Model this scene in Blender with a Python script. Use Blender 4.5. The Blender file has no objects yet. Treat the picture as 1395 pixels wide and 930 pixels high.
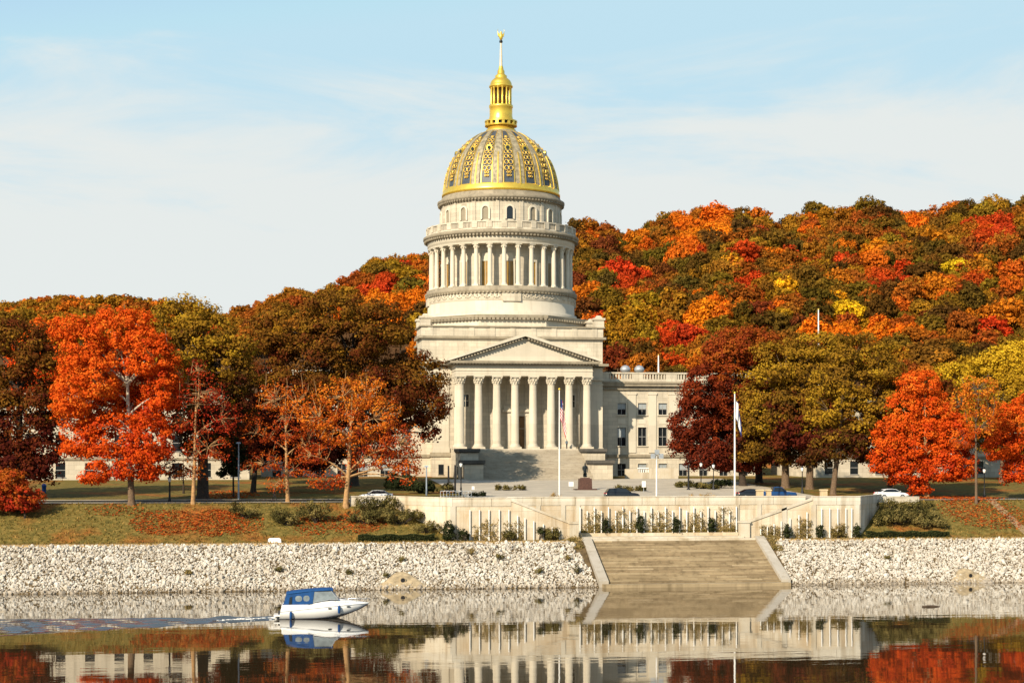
import bpy, math, random
import numpy as np
from mathutils import Vector
random.seed(7)
RNG = np.random.default_rng(11)
scene = bpy.context.scene
col = scene.collection

# ------------------------------------------------------------------ camera, sky, sun, exposure
F = 2298.0            # focal length in photograph pixels
YH = 620.0            # row of the horizon in the photograph
YAW = math.radians(8.5)
SN, CS = math.sin(YAW), math.cos(YAW)
CU, CV, CZ = -48.2, -337.6, 15.9
SUN_AZ, SUN_EL = math.radians(41), math.radians(30)   # left of the building's axis, above the horizon
SUN_DIR = Vector((-math.sin(SUN_AZ) * math.cos(SUN_EL), -math.cos(SUN_AZ) * math.cos(SUN_EL), math.sin(SUN_EL)))

cam_d = bpy.data.cameras.new('camera')
cam = bpy.data.objects.new('camera', cam_d)
col.objects.link(cam)
cam.location = (CU, CV, CZ)
cam.rotation_euler = (math.pi / 2, 0, -YAW)
cam_d.sensor_width = 36
cam_d.lens = 36 * F / 1395
cam_d.shift_y = (YH - 465) / 1395
cam_d.clip_start = 0.5
cam_d.clip_end = 6000
scene.camera = cam

world = bpy.data.worlds.new('World')
scene.world = world
world.use_nodes = True
nt = world.node_tree
nt.nodes.clear()
def wn(t, **k):
    n = nt.nodes.new(t)
    for a, b in k.items():
        setattr(n, a, b)
    return n
wout = wn('ShaderNodeOutputWorld')
bg = wn('ShaderNodeBackground')
bg.inputs['Strength'].default_value = 0.10
sky = wn('ShaderNodeTexSky')
sky.sky_type = 'NISHITA'
sky.sun_disc = False
sky.sun_elevation = SUN_EL
sky.sun_rotation = math.atan2(SUN_DIR.x, SUN_DIR.y)
sky.air_density = 1.0
sky.dust_density = 1.2
sky.ozone_density = 2.0
tc = wn('ShaderNodeTexCoord')
sep = wn('ShaderNodeSeparateXYZ')
nt.links.new(tc.outputs['Generated'], sep.inputs[0])
# thin streaky cloud: noise over the sky direction, stretched sideways
mp = wn('ShaderNodeMapping')
mp.inputs['Scale'].default_value = (3.4, 3.4, 17.0)
mp.inputs['Location'].default_value = (1.7, 0.4, 0.6)
nt.links.new(tc.outputs['Generated'], mp.inputs[0])
ns = wn('ShaderNodeTexNoise')
ns.inputs['Scale'].default_value = 1.0
ns.inputs['Detail'].default_value = 7
ns.inputs['Roughness'].default_value = 0.62
ns.inputs['Distortion'].default_value = 0.5
nt.links.new(mp.outputs[0], ns.inputs['Vector'])
def wmath(op, a, b=None, clamp=False):
    n = wn('ShaderNodeMath', operation=op, use_clamp=clamp)
    for i, v in enumerate((a, b)):
        if v is None:
            continue
        if isinstance(v, (int, float)):
            n.inputs[i].default_value = v
        else:
            nt.links.new(v, n.inputs[i])
    return n.outputs[0]
# the lower the sky, the more cloud there is in it
low = wn('ShaderNodeMapRange')
low.inputs['From Min'].default_value = 0.125
low.inputs['From Max'].default_value = 0.27
low.inputs['To Min'].default_value = 0.42
low.inputs['To Max'].default_value = -0.24
nt.links.new(sep.outputs['Z'], low.inputs['Value'])
cl = wmath('ADD', ns.outputs['Fac'], low.outputs[0])
rmp = wn('ShaderNodeMapRange')
rmp.interpolation_type = 'SMOOTHSTEP'
rmp.inputs['From Min'].default_value = 0.46
rmp.inputs['From Max'].default_value = 0.76
rmp.inputs['To Min'].default_value = 0.0
rmp.inputs['To Max'].default_value = 0.93
nt.links.new(cl, rmp.inputs['Value'])
# the cloud bank lies over the far bank's side of the sky
side = wn('ShaderNodeMapRange')
side.inputs['From Min'].default_value = -1.3
side.inputs['From Max'].default_value = 0.6
nt.links.new(sep.outputs['Y'], side.inputs['Value'])
msk = wmath('MULTIPLY', rmp.outputs[0], side.outputs[0], True)
mixs = wn('ShaderNodeMix', data_type='RGBA')
mixs.inputs['B'].default_value = (5.75, 5.95, 5.8, 1)
nt.links.new(msk, mixs.inputs['Factor'])
skym = wn('ShaderNodeMix', data_type='RGBA', blend_type='MULTIPLY')
skym.inputs['Factor'].default_value = 1.0
skym.inputs['B'].default_value = (1.72, 1.62, 1.36, 1)
nt.links.new(sky.outputs[0], skym.inputs['A'])
cap_ = wn('ShaderNodeMix', data_type='RGBA', blend_type='DARKEN')
cap_.inputs['Factor'].default_value = 1.0
cap_.inputs['B'].default_value = (3.75, 5.35, 6.2, 1)
nt.links.new(skym.outputs['Result'], cap_.inputs['A'])
nt.links.new(cap_.outputs['Result'], mixs.inputs['A'])
nt.links.new(mixs.outputs['Result'], bg.inputs['Color'])
nt.links.new(bg.outputs[0], wout.inputs[0])

sd = bpy.data.lights.new('sun', 'SUN')
sd.energy = 5.0
sd.angle = math.radians(0.5)
sd.color = (1.0, 0.86, 0.66)
sun = bpy.data.objects.new('sun', sd)
col.objects.link(sun)
sun.rotation_euler = SUN_DIR.to_track_quat('Z', 'Y').to_euler()
sun.location = (-200, -200, 200)

scene.view_settings.view_transform = 'Standard'
scene.view_settings.look = 'None'
scene.view_settings.gamma = 1
scene.view_settings.use_curve_mapping = False
scene.view_settings.exposure = 0.5
scene.render.engine = 'CYCLES'
scene.cycles.max_bounces = 5
scene.cycles.diffuse_bounces = 2
scene.cycles.glossy_bounces = 3
scene.cycles.transmission_bounces = 3
scene.cycles.transparent_max_bounces = 6
scene.cycles.sample_clamp_indirect = 6
scene.cycles.use_denoising = True

# ------------------------------------------------------------------ places
def to_cam(u, v):
    return (u - CU) * CS - (v - CV) * SN, (u - CU) * SN + (v - CV) * CS      # X right, Y away
def to_site(X, Y):
    return CU + X * CS + Y * SN, CV - X * SN + Y * CS
def u_at(px, v):
    """the u of the photograph's column px where it crosses the line v"""
    a = (px - 697.5) / F
    Y = (v - CV) / (CS - a * SN)
    return CU + Y * (a * CS + SN)
def Y_at(px, v):
    a = (px - 697.5) / F
    return (v - CV) / (CS - a * SN)
def z_at(py, Y):
    return CZ + (YH - py) * Y / F
def smooth(a, b, x):
    t = min(1, max(0, (x - a) / (b - a)))
    return t * t * (3 - 2 * t)
def interp(x, pts):
    if x <= pts[0][0]:
        return pts[0][1]
    for (x0, y0), (x1, y1) in zip(pts, pts[1:]):
        if x <= x1:
            return y0 + (y1 - y0) * (x - x0) / (x1 - x0)
    return pts[-1][1]

WALL_L, WALL_R = u_at(616, -125.5), u_at(1172, -125.5)
LAWN = [(-420, 15.5), (-333, 14.2), (-322, 8), (-308, -2.5), (-300, -4), (-150, -4), (-146, -3), (-138, 0), (-128, 5.0), (-126.2, 5.1), (-114, 9.6), (-103, 9.7), (-47, 11.7), (-20, 11.9), (60, 12.5), (400, 14)]
WALLP = [(-420, 15.5), (-333, 14.2), (-322, 8), (-308, -2.5), (-300, -4), (-150, -4), (-146, -3), (-138, 0), (-128, 5.0), (-126.2, 5.1), (-122.8, 5.2), (-121.9, 9.6), (-114, 9.6), (-103, 9.7), (-47, 11.7), (-20, 11.9), (60, 12.5), (400, 14)]
RIDGE = [(-500, 545), (0, 535), (200, 510), (300, 455), (330, 435), (400, 400), (460, 380), (520, 363), (580, 346), (680, 326), (770, 310), (850, 301), (950, 293), (1050, 286), (1100, 289), (1200, 284), (1300, 276), (1395, 283), (1600, 300), (1900, 335), (2400, 430)]
HY0, HY1 = 385.0, 640.0
def hill(X, Y):
    base = 12.5
    top = CZ + (YH - interp(697.5 + X * F / HY1, RIDGE)) * HY1 / F - 9.0
    top += 2.5 * math.sin(X * 0.11) + 1.5 * math.sin(X * 0.23 + 1)
    t = (Y - HY0) / (HY1 - HY0)
    if t <= 0:
        return base
    if t <= 1:
        return base + max(0, top - base) * t ** 0.88
    return max(base, top - (Y - HY1) * 0.16)
FAR = [(-700, 470), (-300, 440), (-100, 424), (30, 416), (110, 410), (190, 414), (260, 424), (340, 445), (450, 480), (600, 560)]
FY0, FY1 = 880.0, 1150.0
def far_hill_z(X, Y):
    base = 10.0
    top = CZ + (YH - interp(697.5 + X * F / FY1, FAR)) * FY1 / F - 8
    t = (Y - FY0) / (FY1 - FY0)
    if t <= 0:
        return base
    if t <= 1:
        return base + max(0, top - base) * t ** 0.9
    return max(base, top - (Y - FY1) * 0.12)
def ground(u, v):
    w = smooth(WALL_L - 0.2, WALL_L + 0.8, u) * (1 - smooth(WALL_R - 0.8, WALL_R + 0.2, u))
    z = interp(v, LAWN) * (1 - w) + interp(v, WALLP) * w
    if -7.5 < u < 15.9 and -140 < v < -126.4:      # the bed of the river steps
        z -= 1.3
    if v > 20:
        X, Y = to_cam(u, v)
        k = smooth(20, 60, v)
        z = z * (1 - k) + max(hill(X, Y), far_hill_z(X, Y)) * k
    return z
def ground_at(px, py):
    """the point of the ground that the photograph shows at (px, py)"""
    a, b = (px - 697.5) / F, (YH - py) / F
    Y = 150.0
    while Y < 900:
        u, v = to_site(a * Y, Y)
        if CZ + b * Y <= ground(u, v):
            return u, v, ground(u, v)
        Y += 0.25
    u, v = to_site(a * 300, 300)
    return u, v, ground(u, v)

# ------------------------------------------------------------------ meshes
class MB:
    def __init__(self):
        self.v, self.f, self.m, self.s = [], [], [], []
        self.mat = 0
    def add(self, vs, fs, smooth=False):
        b = len(self.v)
        self.v += [tuple(p) for p in vs]
        for f in fs:
            self.f.append([b + i for i in f])
            self.m.append(self.mat)
            self.s.append(smooth)
        return self
    def box(self, x0, x1, y0, y1, z0, z1, top=None):
        """top = (dx, dy) shrinks the upper face"""
        tx, ty = top or (0, 0)
        vs = [(x0, y0, z0), (x1, y0, z0), (x1, y1, z0), (x0, y1, z0),
              (x0 + tx, y0 + ty, z1), (x1 - tx, y0 + ty, z1), (x1 - tx, y1 - ty, z1), (x0 + tx, y1 - ty, z1)]
        return self.add(vs, [(0, 3, 2, 1), (4, 5, 6, 7), (0, 1, 5, 4), (1, 2, 6, 5), (2, 3, 7, 6), (3, 0, 4, 7)])
    def prism(self, poly, axis, a, b):
        """poly in the plane across axis ('x': (y,z), 'y': (x,z), 'z': (x,y)) pulled from a to b"""
        n = len(poly)
        def p(q, t):
            return (t, q[0], q[1]) if axis == 'x' else (q[0], t, q[1]) if axis == 'y' else (q[0], q[1], t)
        vs = [p(q, a) for q in poly] + [p(q, b) for q in poly]
        fs = [tuple(range(n)), tuple(range(2 * n - 1, n - 1, -1))]
        fs += [(i, (i + 1) % n + 0, n + (i + 1) % n, n + i)[::-1] for i in range(n)]
        return self.add(vs, fs)
    def lathe(self, prof, n=32, c=(0, 0, 0), smooth=True, cap=True, phase=0.0):
        vs, fs = [], []
        for r, z in prof:
            for k in range(n):
                a = phase + 2 * math.pi * k / n
                vs.append((c[0] + r * math.cos(a), c[1] + r * math.sin(a), c[2] + z))
        for i in range(len(prof) - 1):
            for k in range(n):
                k2 = (k + 1) % n
                fs.append((i * n + k, i * n + k2, (i + 1) * n + k2, (i + 1) * n + k))
        self.add(vs, fs, smooth)
        if cap:
            b = len(prof) - 1
            self.add(vs[:n], [tuple(range(n - 1, -1, -1))])
            self.add(vs[b * n:], [tuple(range(n))])
        return self
    def tube(self, pts, rad, n=6, cap=True, smooth=True):
        pts = [Vector(p) for p in pts]
        if isinstance(rad, (int, float)):
            rad = [rad] * len(pts)
        vs, fs = [], []
        for i, p in enumerate(pts):
            d = (pts[min(i + 1, len(pts) - 1)] - pts[max(i - 1, 0)])
            if d.length < 1e-9:
                d = Vector((0, 0, 1))
            d.normalize()
            a = d.cross(Vector((0.31, 0.95, 0.05)))
            if a.length < 0.1:
                a = d.cross(Vector((1, 0, 0)))
            a.normalize()
            b = d.cross(a)
            for k in range(n):
                t = 2 * math.pi * k / n
                vs.append(p + (a * math.cos(t) + b * math.sin(t)) * rad[i])
        for i in range(len(pts) - 1):
            for k in range(n):
                k2 = (k + 1) % n
                fs.append((i * n + k, i * n + k2, (i + 1) * n + k2, (i + 1) * n + k))
        self.add(vs, fs, smooth)
        if cap:
            self.add(vs[:n], [tuple(range(n - 1, -1, -1))])
            self.add(vs[-n:], [tuple(range(n))])
        return self
    def ball(self, c, r, n=10, m=7):
        rx, ry, rz = (r, r, r) if isinstance(r, (int, float)) else r
        vs, fs = [], []
        for i in range(m + 1):
            th = math.pi * i / m
            for k in range(n):
                a = 2 * math.pi * k / n
                vs.append((c[0] + rx * math.sin(th) * math.cos(a), c[1] + ry * math.sin(th) * math.sin(a), c[2] - rz * math.cos(th)))
        for i in range(m):
            for k in range(n):
                k2 = (k + 1) % n
                fs.append((i * n + k, i * n + k2, (i + 1) * n + k2, (i + 1) * n + k))
        return self.add(vs, fs, True)
    def loft(self, rings, smooth=True, cap=True, closed=True):
        n = len(rings[0])
        vs = [p for r in rings for p in r]
        fs = []
        for i in range(len(rings) - 1):
            for k in range(n if closed else n - 1):
                k2 = (k + 1) % n
                fs.append((i * n + k, i * n + k2, (i + 1) * n + k2, (i + 1) * n + k))
        self.add(vs, fs, smooth)
        if cap:
            self.add(rings[0], [tuple(range(n - 1, -1, -1))])
            self.add(rings[-1], [tuple(range(n))])
        return self
    def mesh(self, name, mats):
        me = bpy.data.meshes.new(name)
        me.from_pydata(self.v, [], self.f)
        for m in (mats if isinstance(mats, (list, tuple)) else [mats]):
            me.materials.append(m)
        me.polygons.foreach_set('material_index', self.m)
        me.polygons.foreach_set('use_smooth', self.s)
        me.update()
        return me

def put(name, mesh, parent=None, loc=None):
    """link a mesh; under a thing's Empty the mesh keeps world coordinates unless loc is given"""
    o = bpy.data.objects.new(name, mesh)
    col.objects.link(o)
    if parent is not None:
        o.parent = parent
        if loc is not None:
            o.location = loc
        elif parent.parent is None and parent.type == 'EMPTY':
            o.location = -Vector(parent.location)
    elif loc is not None:
        o.location = loc
    return o
def part(name, mb, mats, parent, loc=None, label=None):
    o = put(name, mb.mesh(name, mats), parent, loc)
    if label:
        o['label'] = label
    return o
def tag(o, label, cat, group=None, kind=None):
    o['label'] = label
    o['category'] = cat
    if group:
        o['group'] = group
    if kind:
        o['kind'] = kind
    return o
def thing(name, label, cat, loc=(0, 0, 0), group=None, rz=0.0):
    o = bpy.data.objects.new(name, None)
    col.objects.link(o)
    o.location = loc
    o.rotation_euler = (0, 0, rz)
    o.empty_display_size = 0.5
    return tag(o, label, cat, group)
def solo(name, mb, mats, label, cat, group=None, loc=None, kind=None):
    return tag(put(name, mb.mesh(name, mats), None, loc), label, cat, group, kind)
def dup(o, loc=None, rz=None, label=None, parent=None):
    """a copy of a thing with copies of its parts and their sub-parts"""
    c = o.copy()
    col.objects.link(c)
    if parent is not None:
        c.parent = parent
    if loc is not None:
        c.location = loc
    if rz is not None:
        c.rotation_euler = (0, 0, rz)
    if label:
        c['label'] = label
    for ch in list(o.children):
        dup(ch, parent=c)
    return c
def quads(name, V, mats, tint=None, tris=False):
    """a big mesh of loose faces from an (N,4,3) array, with a face attribute 'tint'"""
    N, K = V.shape[0], V.shape[1]
    me = bpy.data.meshes.new(name)
    me.vertices.add(N * K)
    me.vertices.foreach_set('co', V.reshape(-1).astype(np.float32))
    me.loops.add(N * K)
    me.loops.foreach_set('vertex_index', np.arange(N * K, dtype=np.int32))
    me.polygons.add(N)
    me.polygons.foreach_set('loop_start', np.arange(0, N * K, K, dtype=np.int32))
    me.polygons.foreach_set('loop_total', np.full(N, K, dtype=np.int32))
    for m in (mats if isinstance(mats, (list, tuple)) else [mats]):
        me.materials.append(m)
    if tint is not None:
        if tint.ndim == 1:
            at = me.attributes.new('tint', 'FLOAT', 'FACE')
            at.data.foreach_set('value', tint.astype(np.float32))
        else:
            at = me.attributes.new('tint', 'FLOAT_COLOR', 'FACE')
            at.data.foreach_set('color', tint.astype(np.float32).reshape(-1))
    me.update(calc_edges=True)
    return me

# ------------------------------------------------------------------ materials
def mat(name):
    m = bpy.data.materials.new(name)
    m.use_nodes = True
    t = m.node_tree
    b = t.nodes['Principled BSDF']
    return m, t, b
def nd(t, kind, **k):
    n = t.nodes.new(kind)
    for a, v in k.items():
        setattr(n, a, v)
    return n
def noise(t, scale, detail=5, rough=0.6, vec=None, coord='Object', mapscale=None):
    n = nd(t, 'ShaderNodeTexNoise')
    n.inputs['Scale'].default_value = scale
    n.inputs['Detail'].default_value = detail
    n.inputs['Roughness'].default_value = rough
    if vec is None:
        c = nd(t, 'ShaderNodeTexCoord')
        vec = c.outputs[coord]
        if mapscale:
            mpn = nd(t, 'ShaderNodeMapping')
            mpn.inputs['Scale'].default_value = mapscale
            t.links.new(vec, mpn.inputs[0])
            vec = mpn.outputs[0]
    t.links.new(vec, n.inputs['Vector'])
    return n
def ramp(t, src, stops):
    r = nd(t, 'ShaderNodeValToRGB')
    e = r.color_ramp.elements
    while len(e) < len(stops):
        e.new(0.5)
    for k, (p, c) in enumerate(stops):
        e[k].position = p
        e[k].color = (c[0], c[1], c[2], 1)
    t.links.new(src, r.inputs[0])
    return r
def mixc(t, fac, a, b, mode='MIX'):
    n = nd(t, 'ShaderNodeMix', data_type='RGBA', blend_type=mode)
    for key, v in (('Factor', fac), ('A', a), ('B', b)):
        if isinstance(v, (int, float)):
            n.inputs[key].default_value = v
        elif isinstance(v, tuple):
            n.inputs[key].default_value = (v[0], v[1], v[2], 1)
        else:
            t.links.new(v, n.inputs[key])
    return n.outputs['Result']
def sc(c, k):
    return tuple(min(0.95, x * k) for x in c)
def plain(name, c, rough=0.6, metal=0.0, var=0.15, nscale=2.0, spec=0.4, bump=0.0):
    m, t, b = mat(name)
    n = noise(t, nscale, 6)
    r = ramp(t, n.outputs['Fac'], [(0.3, sc(c, 1 - var)), (0.7, sc(c, 1 + var))])
    t.links.new(r.outputs[0], b.inputs['Base Color'])
    b.inputs['Roughness'].default_value = rough
    b.inputs['Metallic'].default_value = metal
    b.inputs['Specular IOR Level'].default_value = spec
    if bump:
        bp = nd(t, 'ShaderNodeBump')
        bp.inputs['Distance'].default_value = bump
        t.links.new(n.outputs['Fac'], bp.inputs['Height'])
        t.links.new(bp.outputs[0], b.inputs['Normal'])
    return m
def stone(name, c, stain=(0.2, 0.17, 0.12), amount=0.4, course=0.75, block=1.8, joint=0.25, streak=True):
    """limestone ashlar: courses of blocks of slightly different tone, rain streaks and blotches"""
    m, t, b = mat(name)
    co = nd(t, 'ShaderNodeTexCoord')
    geo = nd(t, 'ShaderNodeNewGeometry')
    sp = nd(t, 'ShaderNodeSeparateXYZ')
    t.links.new(geo.outputs['Position'], sp.inputs[0])
    ad = nd(t, 'ShaderNodeMath', operation='ADD')
    t.links.new(sp.outputs['X'], ad.inputs[0])
    t.links.new(sp.outputs['Y'], ad.inputs[1])
    cb = nd(t, 'ShaderNodeCombineXYZ')
    t.links.new(ad.outputs[0], cb.inputs['X'])
    t.links.new(sp.outputs['Z'], cb.inputs['Y'])
    br = nd(t, 'ShaderNodeTexBrick')
    br.inputs['Color1'].default_value = (*sc(c, 1.09), 1)
    br.inputs['Color2'].default_value = (*sc(c, 0.86), 1)
    br.inputs['Mortar'].default_value = (*sc(c, 1 - joint), 1)
    br.inputs['Scale'].default_value = 1.0
    br.inputs['Mortar Size'].default_value = 0.02
    br.inputs['Brick Width'].default_value = block
    br.inputs['Row Height'].default_value = course
    t.links.new(cb.outputs[0], br.inputs['Vector'])
    n1 = noise(t, 0.22, 6, 0.65, vec=geo.outputs['Position'])
    r1 = ramp(t, n1.outputs['Fac'], [(0.36, (0, 0, 0)), (0.72, (1, 1, 1))])
    mpn = nd(t, 'ShaderNodeMapping')
    mpn.inputs['Scale'].default_value = (1.1, 1.1, 0.07)
    t.links.new(geo.outputs['Position'], mpn.inputs[0])
    n2 = noise(t, 1.0, 5, 0.6, vec=mpn.outputs[0])
    r2 = ramp(t, n2.outputs['Fac'], [(0.5, (0, 0, 0)), (0.75, (1, 1, 1))])
    c1 = mixc(t, amount, br.outputs['Color'], mixc(t, r1.outputs[0], br.outputs['Color'], sc(stain, 1.6)))
    c2 = mixc(t, amount if streak else 0.0, c1, mixc(t, r2.outputs[0], c1, stain))
    t.links.new(c2, b.inputs['Base Color'])
    b.inputs['Roughness'].default_value = 0.85
    b.inputs['Specular IOR Level'].default_value = 0.2
    n3 = noise(t, 5.0, 5, 0.6, vec=geo.outputs['Position'])
    bp = nd(t, 'ShaderNodeBump')
    bp.inputs['Distance'].default_value = 0.02
    t.links.new(n3.outputs['Fac'], bp.inputs['Height'])
    t.links.new(bp.outputs[0], b.inputs['Normal'])
    return m
def leafmat(name, stops, trans=0.3, hue=0.35, stops_pos=None):
    """leaves: hue by the face attribute 'tint', a little light through the blade"""
    m = bpy.data.materials.new(name)
    m.use_nodes = True
    t = m.node_tree
    t.nodes.clear()
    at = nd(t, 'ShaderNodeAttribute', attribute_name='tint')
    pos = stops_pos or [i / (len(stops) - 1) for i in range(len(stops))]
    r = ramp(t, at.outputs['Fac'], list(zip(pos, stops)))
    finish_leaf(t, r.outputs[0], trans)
    return m
def finish_leaf(t, color, trans):
    df = nd(t, 'ShaderNodeBsdfDiffuse')
    tr = nd(t, 'ShaderNodeBsdfTranslucent')
    mx = nd(t, 'ShaderNodeMixShader')
    mx.inputs[0].default_value = trans
    t.links.new(color, df.inputs[0])
    t.links.new(color, tr.inputs[0])
    t.links.new(df.outputs[0], mx.inputs[1])
    t.links.new(tr.outputs[0], mx.inputs[2])
    o = nd(t, 'ShaderNodeOutputMaterial')
    t.links.new(mx.outputs[0], o.inputs[0])

M = {}
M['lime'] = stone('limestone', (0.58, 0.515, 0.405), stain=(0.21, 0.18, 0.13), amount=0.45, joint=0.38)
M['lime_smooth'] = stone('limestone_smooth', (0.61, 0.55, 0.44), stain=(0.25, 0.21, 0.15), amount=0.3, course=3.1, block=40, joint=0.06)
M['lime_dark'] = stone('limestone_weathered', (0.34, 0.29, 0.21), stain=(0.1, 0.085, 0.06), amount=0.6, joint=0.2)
M['lime_black'] = stone('limestone_blackened', (0.11, 0.10, 0.085), stain=(0.03, 0.03, 0.03), amount=0.5)
M['stair'] = stone('stair_granite', (0.42, 0.37, 0.29), stain=(0.16, 0.13, 0.09), amount=0.55, course=0.16, block=2.6, joint=0.3)
M['rwall'] = stone('river_wall_stone', (0.63, 0.565, 0.45), stain=(0.26, 0.17, 0.075), amount=0.75, course=2.2, block=4.2, joint=0.4)
M['rwall_pale'] = stone('river_wall_pale', (0.65, 0.605, 0.51), stain=(0.25, 0.18, 0.09), amount=0.65, course=5, block=60, joint=0.0)
M['rstep'] = stone('river_step_stone', (0.40, 0.31, 0.19), stain=(0.12, 0.09, 0.05), amount=0.75, course=0.3, block=3.0, joint=0.25)
M['rstep_worn'] = stone('river_step_worn', (0.33, 0.25, 0.15), stain=(0.09, 0.065, 0.035), amount=0.7, course=0.3, block=2.2, joint=0.25)
M['rstep_pale'] = stone('river_step_pale', (0.44, 0.35, 0.225), stain=(0.2, 0.15, 0.08), amount=0.6, course=0.3, block=2.6, joint=0.25)
M['rcheek'] = stone('river_cheek_stone', (0.42, 0.385, 0.33), stain=(0.2, 0.16, 0.1), amount=0.4, course=4, block=3.5, joint=0.15)
M['conc'] = plain('concrete', (0.36, 0.28, 0.17), 0.9, var=0.4, nscale=1.5)
M['strip'] = plain('pale_strip', (0.80, 0.78, 0.73), 0.7, var=0.06)
M['tanblock'] = plain('tan_block', (0.52, 0.40, 0.24), 0.9, var=0.2)
M['gold'] = plain('gold_leaf', (0.95, 0.60, 0.09), 0.36, 0.72, 0.12, 1.2, spec=0.6)
M['gold_dull'] = plain('worn_gilding', (0.30, 0.255, 0.165), 0.55, 0.12, 0.5, 1.6)
M['gold_scroll'] = plain('dulled_gold_scroll', (0.72, 0.47, 0.10), 0.42, 0.5, 0.3, 1.6)
M['dome_panel'] = plain('slate_blue_panel', (0.05, 0.062, 0.08), 0.5, 0.0, 0.35, 1.5)
M['glass'] = plain('dark_glass', (0.012, 0.015, 0.018), 0.08, 0.0, 0.3, 0.4, spec=0.6)
M['amber'] = plain('amber_glass', (0.30, 0.17, 0.035), 0.3, 0.0, 0.3, 0.6)
M['frame'] = plain('window_frame', (0.30, 0.29, 0.27), 0.6)
M['bronze_door'] = plain('bronze_door', (0.16, 0.085, 0.03), 0.5, 0.2, 0.4, 1.5)
M['black'] = plain('black_iron', (0.018, 0.018, 0.02), 0.5, 0.3)
M['white'] = plain('white_paint', (0.78, 0.76, 0.72), 0.45, var=0.05)
M['grey_metal'] = plain('galvanised_metal', (0.42, 0.44, 0.46), 0.4, 0.4)
M['bluegrey'] = plain('blue_grey_metal', (0.30, 0.36, 0.42), 0.45, 0.3)
M['bronze'] = plain('statue_bronze', (0.022, 0.028, 0.03), 0.4, 0.5, 0.4, 3)
M['granite'] = plain('red_granite', (0.085, 0.04, 0.028), 0.45, 0, 0.3, 4)
M['lampglass'] = plain('lamp_glass', (0.75, 0.74, 0.70), 0.3, var=0.05)
M['tyre'] = plain('tyre_rubber', (0.02, 0.02, 0.02), 0.85)
M['car_dark'] = plain('dark_car_paint', (0.012, 0.014, 0.018), 0.18, 0.0, 0.1, spec=0.6)
M['car_white'] = plain('white_car_paint', (0.75, 0.76, 0.77), 0.22, 0.0, 0.03, spec=0.6)
M['car_blue'] = plain('blue_car_paint', (0.01, 0.05, 0.16), 0.2, 0.0, 0.1, spec=0.6)
M['chrome'] = plain('chrome', (0.6, 0.6, 0.6), 0.15, 1.0, 0.05)
M['red_lens'] = plain('red_lens', (0.5, 0.01, 0.01), 0.2, var=0.1)
M['boat_white'] = plain('boat_gelcoat', (0.82, 0.82, 0.80), 0.25, 0, 0.03, 0.6, spec=0.5)
M['boat_blue'] = plain('blue_canvas', (0.004, 0.055, 0.19), 0.85, 0, 0.25, 3)
M['boat_dark'] = plain('boat_bottom', (0.02, 0.02, 0.025), 0.5)
M['clear'] = plain('clear_vinyl', (0.20, 0.23, 0.24), 0.12, 0, 0.3, 2.0, spec=0.7)
M['bark'] = plain('grey_brown_bark', (0.13, 0.085, 0.05), 0.95, 0, 0.45, 5)
M['bark_dark'] = plain('dark_bark', (0.045, 0.032, 0.022), 0.95, 0, 0.45, 5)
M['bark_pale'] = plain('pale_bark', (0.42, 0.36, 0.27), 0.9, 0, 0.4, 3)
M['bark_tan'] = plain('tan_bark', (0.36, 0.21, 0.09), 0.9, 0, 0.4, 3)
M['cloth_dark'] = plain('dark_cloth', (0.015, 0.015, 0.02), 0.9)
M['cloth_grey'] = plain('grey_blue_cloth', (0.10, 0.14, 0.17), 0.9)
M['skin'] = plain('skin', (0.45, 0.26, 0.18), 0.6)
M['flag_red'] = plain('flag_red', (0.5, 0.02, 0.025), 0.9)
M['flag_white'] = plain('flag_white', (0.75, 0.75, 0.74), 0.9, var=0.05)
M['flag_blue'] = plain('flag_blue', (0.01, 0.03, 0.15), 0.9)
M['driftwood'] = plain('wet_driftwood', (0.06, 0.04, 0.025), 0.8, 0, 0.4, 4)
M['bluebin'] = plain('blue_plastic', (0.01, 0.09, 0.35), 0.4)
# ------------------------------------------------------------------ the ground, one sheet to the horizon
def lines(*segs):
    s = set()
    for a, b, st in segs:
        x = a
        while x < b + 1e-6:
            s.add(round(x, 3))
            x += st
    return sorted(s)
UL = sorted(set(lines((-3000, -400, 260), (-400, -130, 15), (-130, 110, 2), (110, 500, 15), (500, 3000, 250)) + [-7.75, -7.2, 15.6, 16.15, WALL_L - .2, WALL_L + .3, WALL_L + .8, WALL_R - .8, WALL_R - .3, WALL_R + .2]))
VL = sorted(set(lines((-420, -330, 15), (-322, -300, 7), (-300, -150, 30), (-150, -102, 1), (-100, 60, 5), (60, 460, 9), (460, 1100, 30), (1100, 4500, 300)) + [p[0] for p in LAWN] + [p[0] for p in WALLP]))
gm, gt, gb = mat('ground_cover')
geo = nd(gt, 'ShaderNodeNewGeometry')
n1 = noise(gt, 0.10, 6, 0.6, vec=geo.outputs['Position'])
n2 = noise(gt, 1.3, 6, 0.7, vec=geo.outputs['Position'])
n3 = noise(gt, 0.07, 5, 0.6, coord='Object')
grass = ramp(gt, n2.outputs['Fac'], [(0.28, (0.06, 0.055, 0.014)), (0.5, (0.145, 0.112, 0.028)), (0.72, (0.29, 0.19, 0.055))])
litter = ramp(gt, n2.outputs['Fac'], [(0.3, (0.10, 0.030, 0.012)), (0.5, (0.30, 0.085, 0.018)), (0.7, (0.42, 0.17, 0.03))])
lm = ramp(gt, n1.outputs['Fac'], [(0.50, (0, 0, 0)), (0.66, (1, 1, 1))])
lawn_c = mixc(gt, lm.outputs[0], grass.outputs[0], litter.outputs[0])
soil = ramp(gt, n2.outputs['Fac'], [(0.3, (0.05, 0.035, 0.02)), (0.7, (0.20, 0.14, 0.07))])
sp = nd(gt, 'ShaderNodeSeparateXYZ')
gt.links.new(geo.outputs['Position'], sp.inputs[0])
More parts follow.
